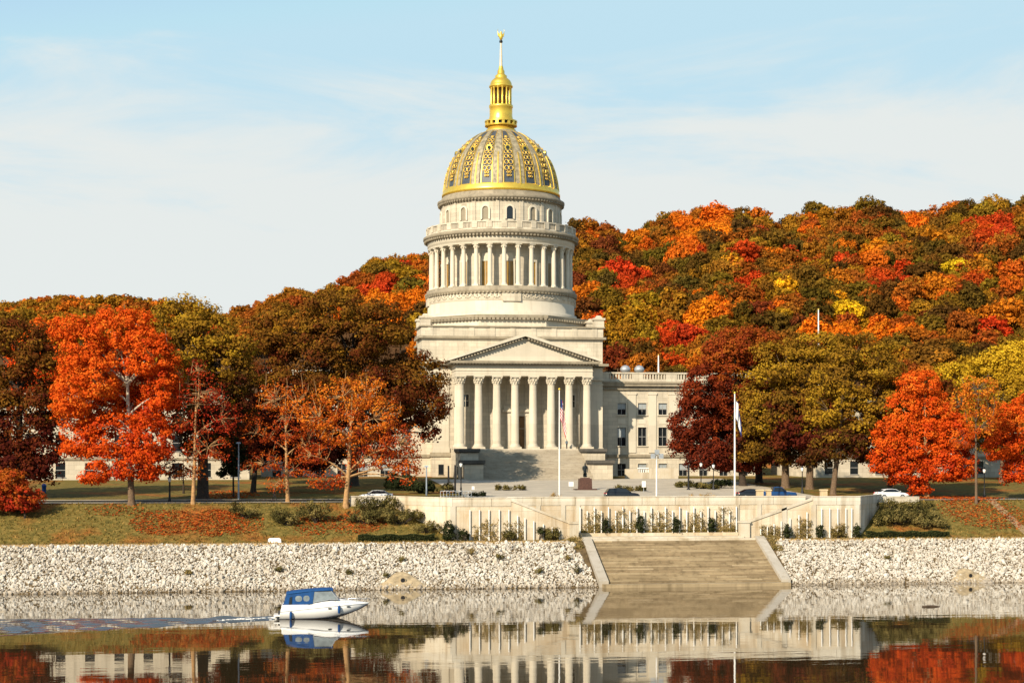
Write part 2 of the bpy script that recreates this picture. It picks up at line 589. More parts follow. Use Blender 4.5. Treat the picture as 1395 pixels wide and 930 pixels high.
def band(lo, hi):
    mr = nd(gt, 'ShaderNodeMapRange')
    mr.inputs['From Min'].default_value = lo
    mr.inputs['From Max'].default_value = hi
    gt.links.new(sp.outputs['Y'], mr.inputs['Value'])
    return mr.outputs[0]
c = mixc(gt, band(-127.2, -125.6), soil.outputs[0], lawn_c)
c = mixc(gt, band(40, 80), c, ramp(gt, n2.outputs['Fac'], [(0.3, (0.03, 0.018, 0.01)), (0.7, (0.13, 0.06, 0.02))]).outputs[0])
gt.links.new(c, gb.inputs['Base Color'])
gb.inputs['Roughness'].default_value = 0.95
gb.inputs['Specular IOR Level'].default_value = 0.1
bp = nd(gt, 'ShaderNodeBump')
bp.inputs['Distance'].default_value = 0.12
gt.links.new(n2.outputs['Fac'], bp.inputs['Height'])
gt.links.new(bp.outputs[0], gb.inputs['Normal'])
gmb = MB()
nu, nv = len(UL), len(VL)
gmb.add([(u, v, ground(u, v)) for v in VL for u in UL],
        [(j * nu + i, j * nu + i + 1, (j + 1) * nu + i + 1, (j + 1) * nu + i) for j in range(nv - 1) for i in range(nu - 1)], True)
g = put('ground', gmb.mesh('ground', gm))
g['kind'] = 'structure'

# ------------------------------------------------------------------ water
def watermat(name, d1, d2, rough, base=(0.042, 0.028, 0.013, 1)):
    m, t, b = mat(name)
    ge = nd(t, 'ShaderNodeNewGeometry')
    b.inputs['Base Color'].default_value = base
    b.inputs['Roughness'].default_value = rough
    b.inputs['IOR'].default_value = 1.34
    b.inputs['Coat Weight'].default_value = 0.55
    b.inputs['Coat Roughness'].default_value = rough
    b.inputs['Coat IOR'].default_value = 1.33
    mpn = nd(t, 'ShaderNodeMapping')
    mpn.inputs['Scale'].default_value = (0.35, 1.0, 1.0)
    t.links.new(ge.outputs['Position'], mpn.inputs[0])
    a = noise(t, 0.9, 3, 0.5, vec=mpn.outputs[0])
    c = noise(t, 0.16, 2, 0.5, vec=mpn.outputs[0])
    patch = noise(t, 0.02, 3, 0.5, vec=mpn.outputs[0])
    pr = ramp(t, patch.outputs['Fac'], [(0.38, (0.25, 0.25, 0.25)), (0.62, (1, 1, 1))])
    mul = nd(t, 'ShaderNodeMath', operation='MULTIPLY')
    t.links.new(a.outputs['Fac'], mul.inputs[0])
    t.links.new(pr.outputs[0], mul.inputs[1])
    b1 = nd(t, 'ShaderNodeBump')
    b1.inputs['Distance'].default_value = d1
    t.links.new(mul.outputs[0], b1.inputs['Height'])
    b2 = nd(t, 'ShaderNodeBump')
    b2.inputs['Distance'].default_value = d2
    t.links.new(c.outputs['Fac'], b2.inputs['Height'])
    t.links.new(b1.outputs[0], b2.inputs['Normal'])
    t.links.new(b2.outputs[0], b.inputs['Normal'])
    t.links.new(b2.outputs[0], b.inputs['Coat Normal'])
    return m
M['water'] = watermat('river_water', 0.0065, 0.016, 0.02)
wmb = MB()
wmb.add([(-1600, -330, 0), (1600, -330, 0), (1600, -136.5, 0), (-1600, -136.5, 0)], [(0, 1, 2, 3)])
w = put('river', wmb.mesh('river', M['water']))
w['kind'] = 'structure'

# ------------------------------------------------------------------ road, walks and plaza: sheets that follow the ground
def sheet(name, u0, u1, v0, v1, lift, m, du=4.0):
    us = [u for u in UL if u0 < u < u1]
    us = [u0] + us + [u1]
    vs = [v0] + [v for v in VL if v0 < v < v1] + [v1]
    b = MB()
    n = len(us)
    b.add([(u, v, ground(u, v) + lift) for v in vs for u in us],
          [(j * n + i, j * n + i + 1, (j + 1) * n + i + 1, (j + 1) * n + i) for j in range(len(vs) - 1) for i in range(n - 1)])
    o = put(name, b.mesh(name, m))
    o['kind'] = 'structure'
    return o
M['asphalt'] = plain('asphalt', (0.055, 0.053, 0.05), 0.9, var=0.25, nscale=1.2)
M['walk'] = plain('pale_paving', (0.42, 0.36, 0.27), 0.9, var=0.18, nscale=0.5)
M['plaza'] = plain('plaza_paving', (0.44, 0.385, 0.30), 0.9, var=0.16, nscale=0.3)
M['dirt'] = plain('dry_bank_dirt', (0.40, 0.27, 0.12), 0.95, var=0.4, nscale=1.6)
M['paint'] = plain('road_paint', (0.7, 0.6, 0.2), 0.8)
sheet('boulevard_road', -420, 420, -111.0, -104.0, 0.02, M['asphalt'])
sheet('road_marking', -420, 420, -107.6, -107.4, 0.03, M['paint'])
sheet('sidewalk', -420, WALL_L - 8, -103.6, -101.8, 0.12, M['walk'])
sheet('riverside_walk', -420, 420, -113.2, -111.4, 0.10, M['walk'])
# the promenade slab is cut away over the recessed stair well
pm_ = MB()
pm_.prism([(WALL_L + .4, -121.95), (WALL_R - .4, -121.95), (WALL_R + 6.4, -114.9), (WALL_R + 6.4, -113.25), (WALL_L - 6.4, -113.25), (WALL_L - 6.4, -114.9)], 'z', 8.9, 9.64)
for s_, ux in ((-1, WALL_L), (1, WALL_R)):
    q = [(ux - s_ * .4, -125.0), (ux - s_ * .4, -121.96), (ux + s_ * 6.2, -115.2)]
    pm_.prism(q if s_ < 0 else q[::-1], 'z', 8.9, 9.636)
o = put('promenade', pm_.mesh('promenade', M['walk']))
o['kind'] = 'structure'
sheet('plaza', -19, 33, -103.8, -45.0, 0.04, M['plaza'])
sheet('bank_top_path', -420, -8.6, -128.4, -126.6, 0.05, M['dirt'])
sheet('bank_top_path', 17.2, 420, -128.4, -126.6, 0.05, M['dirt'])

uq = u_at(1376, -120)
sheet('bank_footpath', uq - .6, uq + .6, -126.5, -113.25, 0.04, plain('trodden_earth', (0.26, 0.175, 0.09), 0.95, var=0.4))

# ------------------------------------------------------------------ riprap: thousands of pale broken stones
def ico():
    p = (1 + 5 ** 0.5) / 2
    v = np.array([(-1, p, 0), (1, p, 0), (-1, -p, 0), (1, -p, 0), (0, -1, p), (0, 1, p), (0, -1, -p), (0, 1, -p), (p, 0, -1), (p, 0, 1), (-p, 0, -1), (-p, 0, 1)], float)
    f = np.array([(0, 11, 5), (0, 5, 1), (0, 1, 7), (0, 7, 10), (0, 10, 11), (1, 5, 9), (5, 11, 4), (11, 10, 2), (10, 7, 6), (7, 1, 8), (3, 9, 4), (3, 4, 2), (3, 2, 6), (3, 6, 8), (3, 8, 9), (4, 9, 5), (2, 4, 11), (6, 2, 10), (8, 6, 7), (9, 8, 1)])
    return v / np.linalg.norm(v[0]), f
def rotations(n):
    q = RNG.normal(size=(n, 4))
    q /= np.linalg.norm(q, axis=1, keepdims=True)
    w_, x, y, z = q.T
    return np.stack([np.stack([1 - 2 * (y * y + z * z), 2 * (x * y - z * w_), 2 * (x * z + y * w_)], -1),
                     np.stack([2 * (x * y + z * w_), 1 - 2 * (x * x + z * z), 2 * (y * z - x * w_)], -1),
                     np.stack([2 * (x * z - y * w_), 2 * (y * z + x * w_), 1 - 2 * (x * x + y * y)], -1)], 1)
def stones(P, size):
    iv, jf = ico()
    n = len(P)
    S = size[:, None] * RNG.uniform(0.6, 1.25, (n, 3))
    V = iv[None] * (1 + RNG.normal(0, 0.16, (n, 12, 1)))
    V = V * S[:, None, :]
    V = np.einsum('nij,nkj->nki', rotations(n), V) + P[:, None, :]
    return V[:, jf, :].reshape(-1, 3, 3)
rm, rt, rb = mat('riprap_limestone')
at = nd(rt, 'ShaderNodeAttribute', attribute_name='tint')
rr = ramp(rt, at.outputs['Fac'], [(0.0, (0.12, 0.085, 0.05)), (0.25, (0.40, 0.34, 0.26)), (0.6, (0.56, 0.52, 0.45)), (1.0, (0.68, 0.65, 0.59))])
rn = noise(rt, 3.0, 4)
rt.links.new(mixc(rt, 0.35, rr.outputs[0], ramp(rt, rn.outputs['Fac'], [(0.35, (0.34, 0.28, 0.2)), (0.65, (0.62, 0.59, 0.54))]).outputs[0]), rb.inputs['Base Color'])
rb.inputs['Roughness'].default_value = 0.9
rb.inputs['Specular IOR Level'].default_value = 0.15
def riprap(u0, u1, n, s_edge):
    u = RNG.uniform(u0, u1, n)
    t = RNG.uniform(-0.06, 1.0, n)
    # the heap tapers where it meets the stone ramp
    keep = np.ones(n, bool)
    if s_edge == 'r':
        keep = u < u1 - 1.5 * t ** 1.5 + .25 * np.sin(t * 21)
    if s_edge == 'l':
        keep = u > u0 + .9 * t ** 2 + .2 * np.sin(t * 17)
    u, t = u[keep], t[keep]
    n = len(u)
    P = np.stack([u, -138 + 9.9 * t + (t > .9) * (.35 * np.sin(u * 1.7) * np.sin(u * .43) - .2), 5.0 * t * 0.99], -1)
    P[:, 2] += RNG.uniform(-0.12, 0.16, n)
    size = RNG.choice([0.085, 0.12, 0.165, 0.25, 0.36], n, p=[0.36, 0.38, 0.21, 0.043, 0.007]) * RNG.uniform(0.85, 1.15, n)
    T = stones(P, size)
    patch = .5 + .5 * np.sin(P[:, 0] * .31 + 2 * np.sin(P[:, 0] * .13)) * np.sin(P[:, 2] * 1.3 + P[:, 0] * .17)
    wet = np.clip((P[:, 2] - .05 + RNG.normal(0, .08, n)) / 0.5, 0, 1)
    tint = np.clip(RNG.normal(0.50, 0.24, n) + .26 * (patch - .4), 0, 1) * (0.12 + 0.88 * wet)
    o = put('riprap', quads('riprap', T, rm, np.repeat(tint, 20)))
    o['kind'] = 'stuff'
    return o
tag(riprap(-122, -7.9, 45000, 'r'), 'long pale slope of broken white stone left of the river steps', 'riprap')
tag(riprap(16.4, 92, 30000, 'l'), 'pale slope of broken white stone right of the river steps', 'riprap')

# ------------------------------------------------------------------ grass blades and fallen leaves
def blades(n, u0, u1, v0, v1, h):
    u, v = RNG.uniform(u0, u1, n), RNG.uniform(v0, v1, n)
    z = np.array([ground(a, b) for a, b in zip(u, v)])
    a = RNG.uniform(0, 6.28, n)
    w_ = RNG.uniform(0.05, 0.12, n)
    hh = RNG.uniform(0.3, 1.0, n) * h
    lean = RNG.normal(0, 0.12, (n, 2))
    V = np.zeros((n, 4, 3))
    dx, dy = np.cos(a) * w_, np.sin(a) * w_
    V[:, 0] = np.stack([u - dx, v - dy, z - 0.02], -1)
    V[:, 1] = np.stack([u + dx, v + dy, z - 0.02], -1)
    V[:, 2] = np.stack([u + dx * .3 + lean[:, 0], v + dy * .3 + lean[:, 1], z + hh], -1)
    V[:, 3] = np.stack([u - dx * .3 + lean[:, 0], v - dy * .3 + lean[:, 1], z + hh], -1)
    return V
M['grassleaf'] = leafmat('grass_blades', [(0.06, 0.055, 0.014), (0.18, 0.125, 0.028), (0.36, 0.23, 0.07)], 0.2)
GV = np.concatenate([blades(9000, -122, WALL_L - 1, -126.8, -113.6, 0.26), blades(4500, WALL_R + 1, 90, -126.8, -113.6, 0.26),
                     blades(1800, -122, -9, -128.6, -126.4, 0.3), blades(1200, 17.5, 90, -128.6, -126.4, 0.3)])
o = put('grass', quads('grass', GV, M['grassleaf'], np.clip(RNG.normal(0.55, 0.25, len(GV)), 0, 1)))
tag(o, 'rough olive and straw coloured grass growing on the sloping bank', 'grass', kind='stuff')
M['litter'] = leafmat('fallen_leaves', [(0.16, 0.03, 0.012), (0.42, 0.07, 0.015), (0.55, 0.18, 0.03)], 0.1)
LP = []
def litter_patch(px0, px1, va, vb, n):
    n = int(n)
    uc0, uc1 = u_at(px0, (va + vb) / 2), u_at(px1, (va + vb) / 2)
    r, th = np.sqrt(RNG.uniform(0, 1, n)), RNG.uniform(0, 6.28, n)
    uu = (uc0 + uc1) / 2 + (uc1 - uc0) / 2 * r * np.cos(th) + RNG.normal(0, 0.5, n)
    vv = (va + vb) / 2 + (vb - va) / 2 * r * np.sin(th)
    for a, b in zip(uu, vv):
        LP.append((a, b, ground(a, b) + RNG.uniform(0.0, 0.10)))
litter_patch(180, 270, -124, -116, 1500)
litter_patch(262, 330, -124.5, -116, 1300)
litter_patch(300, 360, -124, -117, 500)
litter_patch(400, 450, -124.5, -118, 500)
litter_patch(445, 520, -124, -117.5, 800)
litter_patch(120, 200, -118, -114, 300)
litter_patch(1285, 1395, -124, -112.5, 1800)
litter_patch(270, 350, -100, -80, 900)
litter_patch(1240, 1360, -112, -100, 900)
LP = np.array(LP)
nl = len(LP)
R = rotations(nl)
q0 = np.array([(-1, -0.7, 0), (1, -0.8, 0), (0.8, 0.9, 0), (-0.9, 0.8, 0)])
sz = RNG.uniform(0.07, 0.17, nl)
V = np.einsum('nij,kj->nki', R, q0) * sz[:, None, None]
V[:, :, 2] *= 0.35
V += LP[:, None, :] + np.array([0, 0, 0.06])
o = put('fallen_leaves', quads('fallen_leaves', V, M['litter'], np.clip(RNG.normal(0.5, 0.25, nl), 0, 1)))
tag(o, 'red and orange fallen leaves scattered over the grass bank', 'fallen leaves', kind='stuff')
# ------------------------------------------------------------------ the domed capitol
GZ = 11.7
cap = thing('capitol_building', 'domed stone building with gold and blue dome, round colonnade and columned portico', 'building', (0, 0, GZ))
zz = lambda y: CZ + (YH - y) * .1484
PX = .1484
TAU = 2 * math.pi
def ring_boxes(mb, n, r0, r1, z0, z1, wid, phase=0.0, a0=0, a1=TAU):
    """n small blocks standing in a ring"""
    for k in range(n):
        a = phase + TAU * k / n
        ca, sa = math.cos(a), math.sin(a)
        vs = []
        for z in (z0, z1):
            for r, w_ in ((r0, -1), (r1, -1), (r1, 1), (r0, 1)):
                vs.append((r * ca - w_ * wid / 2 * sa, r * sa + w_ * wid / 2 * ca, z))
        mb.add(vs, [(0, 3, 2, 1), (4, 5, 6, 7), (0, 1, 5, 4), (1, 2, 6, 5), (2, 3, 7, 6), (3, 0, 4, 7)])
AX = -math.pi / 2                     # the building's axis looks towards -v

# --- square block and octagon under the drum
b = MB()
b.box(-17.6, 17.6, -16.3, -7, 30.0, 38.3)
b.box(-15.6, 15.6, -6.99, 15.6, 20.0, 38.29)
part('upper_block', b, M['lime'], cap)
b = MB()
b.box(-18.2, 18.2, -16.9, -6.5, 38.3, 38.75)
b.box(-18.0, 18.0, -16.7, -6.6, 40.5, 40.75)
b.box(-16.2, 16.2, -6.49, 16.2, 38.301, 38.74)
b.box(-16.0, 16.0, -6.59, 16.0, 40.501, 40.74)
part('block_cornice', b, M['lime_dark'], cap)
b = MB()
b.box(-17.7, 17.7, -16.4, -7, 38.75, 40.5)
b.box(-15.7, 15.7, -6.99, 15.7, 38.75, 40.49)
for i in range(9):
    x = -16 + 4 * i
    b.box(x - .5, x + .5, -16.5, -16.402, 38.75, 40.5)
part('block_parapet', b, M['lime'], cap)
for sx in (-1, 1):
    for sy in (-1, 1):
        b = MB()
        x, y = sx * 16.9, (-15.6 if sy < 0 else -8.0)
        b.box(x - 0.95, x + 0.95, y - 0.95, y + 0.95, 40.75, 42.1)
        b.box(x - 1.15, x + 1.15, y - 1.15, y + 1.15, 42.1, 42.5)
        b.box(x - 0.7, x + 0.7, y - 0.7, y + 0.7, 42.5, 43.0, top=(0.35, 0.35))
        part('corner_pedestal', b, M['lime'], cap)
b = MB()
R8 = 15.9 / math.cos(math.pi / 8)
b.lathe([(R8, 40.75), (R8, 42.1)], 8, smooth=False, phase=math.pi / 8)
part('octagon_base', b, M['lime_smooth'], cap)
b = MB()
b.lathe([(R8 + .1, 42.1), (R8 + 0.7, 42.4), (R8 + 0.7, 42.9), (R8 - .2, 43.05)], 8, smooth=False, phase=math.pi / 8)
for k in range(8):
    for j in range(16):
        a = math.pi / 8 + TAU * k / 8
        a2 = a + TAU / 8
        t = (j + .5) / 16
        x = (R8 + .45) * (math.cos(a) * (1 - t) + math.cos(a2) * t)
        y = (R8 + .45) * (math.sin(a) * (1 - t) + math.sin(a2) * t)
        b.box(x - .28, x + .28, y - .28, y + .28, 42.0, 42.38)
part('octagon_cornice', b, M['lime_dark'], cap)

# --- drum
b = MB()
b.lathe([(15.3, 43.0), (15.3, 43.7), (14.85, 43.9), (14.75, 47.3)], 96)
part('drum_base', b, M['lime_smooth'], cap)
b = MB()                              # carved frieze of swags
b.lathe([(14.80, 45.9), (14.87, 46.0), (14.87, 47.3), (14.80, 47.35)], 96, cap=False)
for k in range(48):
    a = TAU * (k + .5) / 48
    for j in range(6):
        t = (j / 5 - .5) * 2
        aa = a + t * TAU / 48 * .42
        b.ball((14.9 * math.cos(aa), 14.9 * math.sin(aa), 46.95 - .5 * (1 - t * t)), .16, 6, 4)
    b.ball((14.92 * math.cos(a), 14.92 * math.sin(a), 47.0), .2, 6, 4)
ring_boxes(b, 4, 14.7, 15.05, 45.7, 47.3, 3.6, AX + 0.0)
part('drum_frieze', b, M['lime'], cap)
b = MB()
b.lathe([(14.9, 47.3), (15.35, 47.75), (15.4, 48.15), (15.0, 48.3), (15.0, 48.75), (12, 48.8)], 96, cap=False)
ring_boxes(b, 120, 14.9, 15.3, 47.35, 47.65, .4)
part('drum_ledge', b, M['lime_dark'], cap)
b = MB()
b.lathe([(12.0, 48.6), (12.0, 57.2)], 96)
part('drum_wall', b, M['lime'], cap)
colm = MB()
colm.lathe([(.46, 0.55), (.47, 2.6), (.455, 4.5), (.40, 7.25)], 14, cap=False)
col_shaft = colm.mesh('column', M['lime_smooth'])
colb = MB()
colb.box(-.62, .62, -.62, .62, 0, .22)
colb.lathe([(.58, .22), (.60, .32), (.50, .42), (.54, .5), (.46, .56)], 14)
col_base = colb.mesh('base', M['lime_smooth'])
colc = MB()
colc.lathe([(.40, 7.22), (.46, 7.3), (.42, 7.36), (.50, 7.75), (.62, 8.05)], 12)
for k in range(8):
    a = TAU * k / 8
    colc.ball((.52 * math.cos(a), .52 * math.sin(a), 7.62), (.12, .12, .2), 6, 4)
colc.box(-.62, .62, -.62, .62, 8.05, 8.25)
col_cap = colc.mesh('capital', M['lime_smooth'])
for k in range(32):
    a = AX + TAU * (k + .5) / 32
    o = put('drum_column', col_shaft, cap, (14.05 * math.cos(a), 14.05 * math.sin(a), 48.75 - GZ))
    o.rotation_euler = (0, 0, a)
    put('base', col_base, o)
    put('capital', col_cap, o)
# tall windows of the drum, amber behind the columns, one in each second bay
wf = MB()
wf.box(-.95, .95, -.08, .16, 0, 6.2)
def drum_window(a):
    f = MB()
    f.box(-1.0, -.72, -.1, .2, 0, 5.0).box(.72, 1.0, -.1, .2, 0, 5.0).box(-1.0, 1.0, -.1, .22, 5.0, 5.4).box(-.72, .72, -.02, .1, 5.4, 6.6)
    f.box(-.03, .03, 0, .14, 0, 5.0)
    return f
dw_f = drum_window(0).mesh('drum_window', M['lime_smooth'])
g_ = MB()
g_.box(-.72, .72, .0, .06, .05, 5.0)
dw_g = g_.mesh('pane', M['amber'])
for k in range(16):
    a = AX + TAU * k / 16
    o = put('drum_window', dw_f, cap, (12.0 * math.cos(a), 12.0 * math.sin(a), 48.8 - GZ))
    o.rotation_euler = (0, 0, a + math.pi / 2 + math.pi)
    put('pane', dw_g, o)
b = MB()
b.lathe([(14.75, 57.0), (14.75, 57.5), (14.85, 57.55), (14.85, 58.3)], 96)
part('entablature', b, M['lime_smooth'], cap)
b = MB()
b.lathe([(14.85, 58.3), (14.95, 58.5), (15.5, 58.9), (15.7, 59.0), (15.7, 59.45), (15.2, 59.6), (15.0, 59.75)], 96)
ring_boxes(b, 128, 14.9, 15.55, 58.5, 58.85, .4)
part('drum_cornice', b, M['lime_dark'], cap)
b = MB()                              # balustrade with solid piers
b.lathe([(15.05, 59.7), (15.05, 60.0), (14.6, 60.0)], 96, cap=False)
b.lathe([(14.65, 61.05), (15.1, 61.05), (15.1, 61.3), (14.65, 61.3)], 96, cap=False)
ring_boxes(b, 320, 14.75, 14.98, 60.0, 61.06, .15)
ring_boxes(b, 32, 14.62, 15.12, 59.95, 61.36, 1.1, AX + TAU / 64)
part('balustrade', b, M['lime'], cap)
b = MB()
b.lathe([(12.1, 59.7), (12.1, 65.6)], 96)
ring_boxes(b, 16, 12.0, 12.25, 59.8, 65.6, .7, AX + TAU / 32)
part('attic_wall', b, M['lime'], cap)
aw = MB()
arch = [(-.62, 0)] + [(-.62 * math.cos(t), 1.9 + .62 * math.sin(t)) for t in [math.pi * j / 8 for j in range(9)]] + [(.62, 0)]
aw.prism(arch, 'y', -.02, .05)
aw_m = aw.mesh('pane', M['lime_dark'])
awd = MB()
awd.prism(arch, 'y', -.02, .05)
awd_m = awd.mesh('pane', M['glass'])
fr = MB()
outer = [(-.95, -.1)] + [(-.95 * math.cos(t), 1.9 + .95 * math.sin(t)) for t in [math.pi * j / 8 for j in range(9)]] + [(.95, -.1)]
nn = len(outer)
for i in range(nn - 1):
    (x0, z0), (x1, z1), (x2, z2), (x3, z3) = outer[i], outer[i + 1], arch[i + 1], arch[i]
    vs = [(x0, .02, z0), (x1, .02, z1), (x2, .02, z2), (x3, .02, z3), (x0, -.25, z0), (x1, -.25, z1), (x2, -.25, z2), (x3, -.25, z3)]
    fr.add(vs, [(0, 1, 2, 3), (4, 7, 6, 5), (0, 4, 5, 1), (2, 6, 7, 3)])
fr_m = fr.mesh('attic_window', M['lime_smooth'])
for k in range(16):
    a = AX + TAU * k / 16
    o = put('attic_window', fr_m, cap, (12.1 * math.cos(a), 12.1 * math.sin(a), 62.0 - GZ))
    o.rotation_euler = (0, 0, a + math.pi / 2)
    put('pane', awd_m if k == 0 else aw_m, o)
b = MB()
b.lathe([(12.15, 65.5), (12.3, 65.8), (12.75, 66.2), (12.85, 66.3), (12.85, 66.7), (12.2, 67.0), (12.0, 67.5), (11.6, 67.9)], 96)
ring_boxes(b, 110, 12.2, 12.75, 65.85, 66.15, .36)
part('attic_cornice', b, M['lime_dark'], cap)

# --- the dome
DP = [(11.55, 67.6), (11.55, 68.3), (11.42, 69.3), (11.15, 71.2), (10.7, 73.0), (10.05, 74.7), (9.2, 76.2), (8.05, 77.7), (6.7, 79.0), (5.2, 80.15), (3.7, 80.95), (2.9, 81.3)]
def dome_r(z):
    return interp(z, [(zv, rv) for rv, zv in DP])
DENSE = []
for i in range(61):
    z = 67.6 + (81.3 - 67.6) * i / 60
    DENSE.append((dome_r(z), z))
# round the outline off
for _ in range(3):
    DENSE = [DENSE[0]] + [((DENSE[i - 1][0] + 2 * DENSE[i][0] + DENSE[i + 1][0]) / 4, DENSE[i][1]) for i in range(1, 60)] + [DENSE[-1]]
def dr(z):
    return interp(z, [(zv, rv) for rv, zv in DENSE])
dm = MB()
dm.lathe(DENSE, 128)
dome = part('dome', dm, M['gold_dull'], cap)
def dome_strip(mb, half, z0, z1, off, thick=.12, a=0.0, n=22, taper=None):
    """a strip lying on the dome round angle a: half(z) is its half-width in metres"""
    rings = []
    for i in range(n + 1):
        z = z0 + (z1 - z0) * i / n
        r = dr(z)
        h = half(z)
        ring = []
        for rr_, hh in ((r + off - thick, -h), (r + off, -h), (r + off, h), (r + off - thick, h)):
            aa = a + hh / max(r, .5)
            ring.append((rr_ * math.cos(aa), rr_ * math.sin(aa), z))
        rings.append(ring)
    mb.loft(rings, smooth=False)
wid = lambda z: dr(z) * TAU / 16
for k in range(16):
    a = AX + TAU * k / 16
    p = MB()
    dome_strip(p, lambda z: wid(z) * .25, 69.2, 80.6, .07, a=a)
    po = part('dome_panel', p, M['dome_panel'], dome)
    gmb_ = MB()                       # gilded scrolls climbing the panel
    for zc, s in ((70.6, .34), (71.25, .42), (72.1, .95), (73.35, .9), (74.5, .8), (75.5, .7), (77.3, .72), (78.2, .6), (79.0, .5)):
        r = dr(zc)
        slope = (dr(zc + .3) - dr(zc - .3)) / .6
        hw = wid(zc) * .2 * (1 if s > .5 else .5)
        for side in (-1, 1):
            pts = []
            for j in range(11):
                t = TAU * j / 10
                du_ = side * hw * .52 + hw * .44 * math.cos(t)
                dz = s * .5 * math.sin(t)
                rr_ = r + slope * dz + .17
                aa = a + du_ / r
                pts.append((rr_ * math.cos(aa), rr_ * math.sin(aa), zc + dz))
            gmb_.tube(pts, .085, 5)
        gmb_.ball(((r + .18) * math.cos(a), (r + .18) * math.sin(a), zc), (.2, .2, s * .42), 7, 5)
    part('gilded_scroll', gmb_, M['gold_scroll'], po)
    om = MB()                         # round dormer half way up
    zc = 76.45
    r = dr(zc)
    for r2, off, m_ in ((.62, .30, 0), (.36, .42, 1)):
        om.mat = m_
        c0 = Vector(((r + off) * math.cos(a), (r + off) * math.sin(a), zc))
        c1 = Vector(((r - .6) * math.cos(a), (r - .6) * math.sin(a), zc))
        om.tube([c1, c0], r2, 14)
    part('round_dormer', om, [M['gold'], M['glass']], po)
for k in range(16):
    a = AX + TAU * (k + .5) / 16
    rb_ = MB()
    for s_ in (-1, 1):                # gold edge fillets and the worn rib between them
        rb_.mat = 1
        h = .030
        rings = []
        for i in range(25):
            z = 69.0 + (80.8 - 69.0) * i / 24
            r = dr(z)
            w_ = wid(z)
            ring = []
            for off, t in ((0, .247), (.2, .25), (.2, .272), (0, .276)):
                aa = a + s_ * t * w_ / r
                ring.append(((r + off) * math.cos(aa), (r + off) * math.sin(aa), z))
            rings.append(ring)
        rb_.loft(rings, smooth=False)
    rb_.mat = 0
    dome_strip(rb_, lambda z: wid(z) * .18, 69.0, 80.8, .26, .3, a)
    rb_.mat = 1
    dome_strip(rb_, lambda z: wid(z) * .022, 69.0, 75.5, .38, .2, a)
    part('dome_rib', rb_, [M['gold_dull'], M['gold']], dome)
b = MB()
b.lathe([(11.6, 67.75), (11.95, 67.85), (11.95, 68.35), (11.75, 68.6), (11.75, 69.0), (11.5, 69.25)], 96, cap=False)
part('gold_band', b, M['gold'], dome)

# --- gilded lantern, spire and eagle
b = MB()
b.lathe([(3.0, 80.9), (3.05, 81.5), (2.75, 81.6), (2.75, 83.0), (2.6, 83.2), (2.45, 83.7), (2.3, 84.4), (2.3, 85.9), (2.42, 86.1), (2.42, 86.5), (1.5, 86.55)], 40)
lan = part('lantern', b, M['gold'], cap)
b = MB()
ring_boxes(b, 16, 2.76, 3.22, 82.45, 83.1, .55)
b.lathe([(3.3, 83.1), (3.3, 83.35), (2.5, 83.4)], 40, cap=False)
b.lathe([(2.8, 82.2), (3.25, 82.25), (3.25, 82.45), (2.8, 82.5)], 40, cap=False)
b.mat = 1
b.lathe([(2.79, 82.45), (2.79, 83.1)], 40, cap=False)
part('lantern_gallery', b, [M['gold'], M['black']], lan)
b = MB()
b.lathe([(1.3, 86.5), (1.3, 90.0)], 24)
part('lantern_core', b, plain('dark_bronze', (0.16, 0.09, 0.02), 0.5, 0.5), lan)
lc = MB()
lc.lathe([(.24, 0), (.24, .2), (.17, .3), (.16, 3.3), (.25, 3.55), (.25, 3.7)], 8)
lc_m = lc.mesh('lantern_column', M['gold'])
for k in range(14):
    a = AX + TAU * k / 14
    put('lantern_column', lc_m, lan, (2.0 * math.cos(a), 2.0 * math.sin(a), 86.45))
b = MB()
b.lathe([(2.05, 89.9), (2.1, 90.0), (2.4, 90.2), (2.4, 90.45), (2.2, 90.6), (2.15, 91.0), (1.9, 91.5), (1.4, 91.95), (1.15, 92.1), (1.2, 92.25), (1.2, 92.5), (.95, 92.7), (.72, 92.95), (.72, 93.5), (.55, 93.7), (.45, 94.2), (.36, 94.5)], 28)
part('lantern_cap', b, M['gold'], lan)
b = MB()
b.lathe([(.32, 94.4), (.27, 96.0), (.17, 99.2), (.17, 99.3)], 14)
spire = part('spire', b, plain('pale_spire', (0.75, 0.62, 0.42), 0.5, 0.3, 0.1), cap)
b = MB()
b.ball((0, 0, 99.45), .36, 12, 8)
part('spire_ball', b, M['bronze'], spire)
b = MB()                              # an eagle with its wings raised
b.loft([[(r * math.cos(t), r * .8 * math.sin(t), z) for t in [TAU * j / 10 for j in range(10)]] for r, z in ((.1, 99.7), (.32, 100.0), (.42, 100.5), (.34, 100.9), (.2, 101.1), (.22, 101.3), (.1, 101.5))])
b.add([(0, -.2, 101.38), (.06, -.2, 101.3), (-.06, -.2, 101.3), (0, -.42, 101.27)], [(0, 1, 3), (0, 3, 2), (1, 2, 3)])
for s_ in (-1, 1):
    b.loft([[(s_ * x, y, z) for x, y, z in ring] for ring in (
        [(.25, -.12, 100.3), (.3, .1, 100.3), (.3, .1, 100.9), (.25, -.12, 100.9)],
        [(.55, -.1, 100.5), (.6, .08, 100.5), (.62, .08, 101.2), (.57, -.1, 101.2)],
        [(.62, -.08, 100.9), (.66, .05, 100.9), (.72, .05, 101.65), (.68, -.08, 101.65)],
        [(.62, -.04, 101.5), (.65, .03, 101.5), (.62, .03, 102.0), (.6, -.04, 102.0)])], smooth=False)
b.loft([[(x, .15, 99.9), (x * .6, .45, 99.75)] for x in (-.2, 0, .2)], closed=False, cap=False)
part('eagle_finial', b, M['gold'], spire)

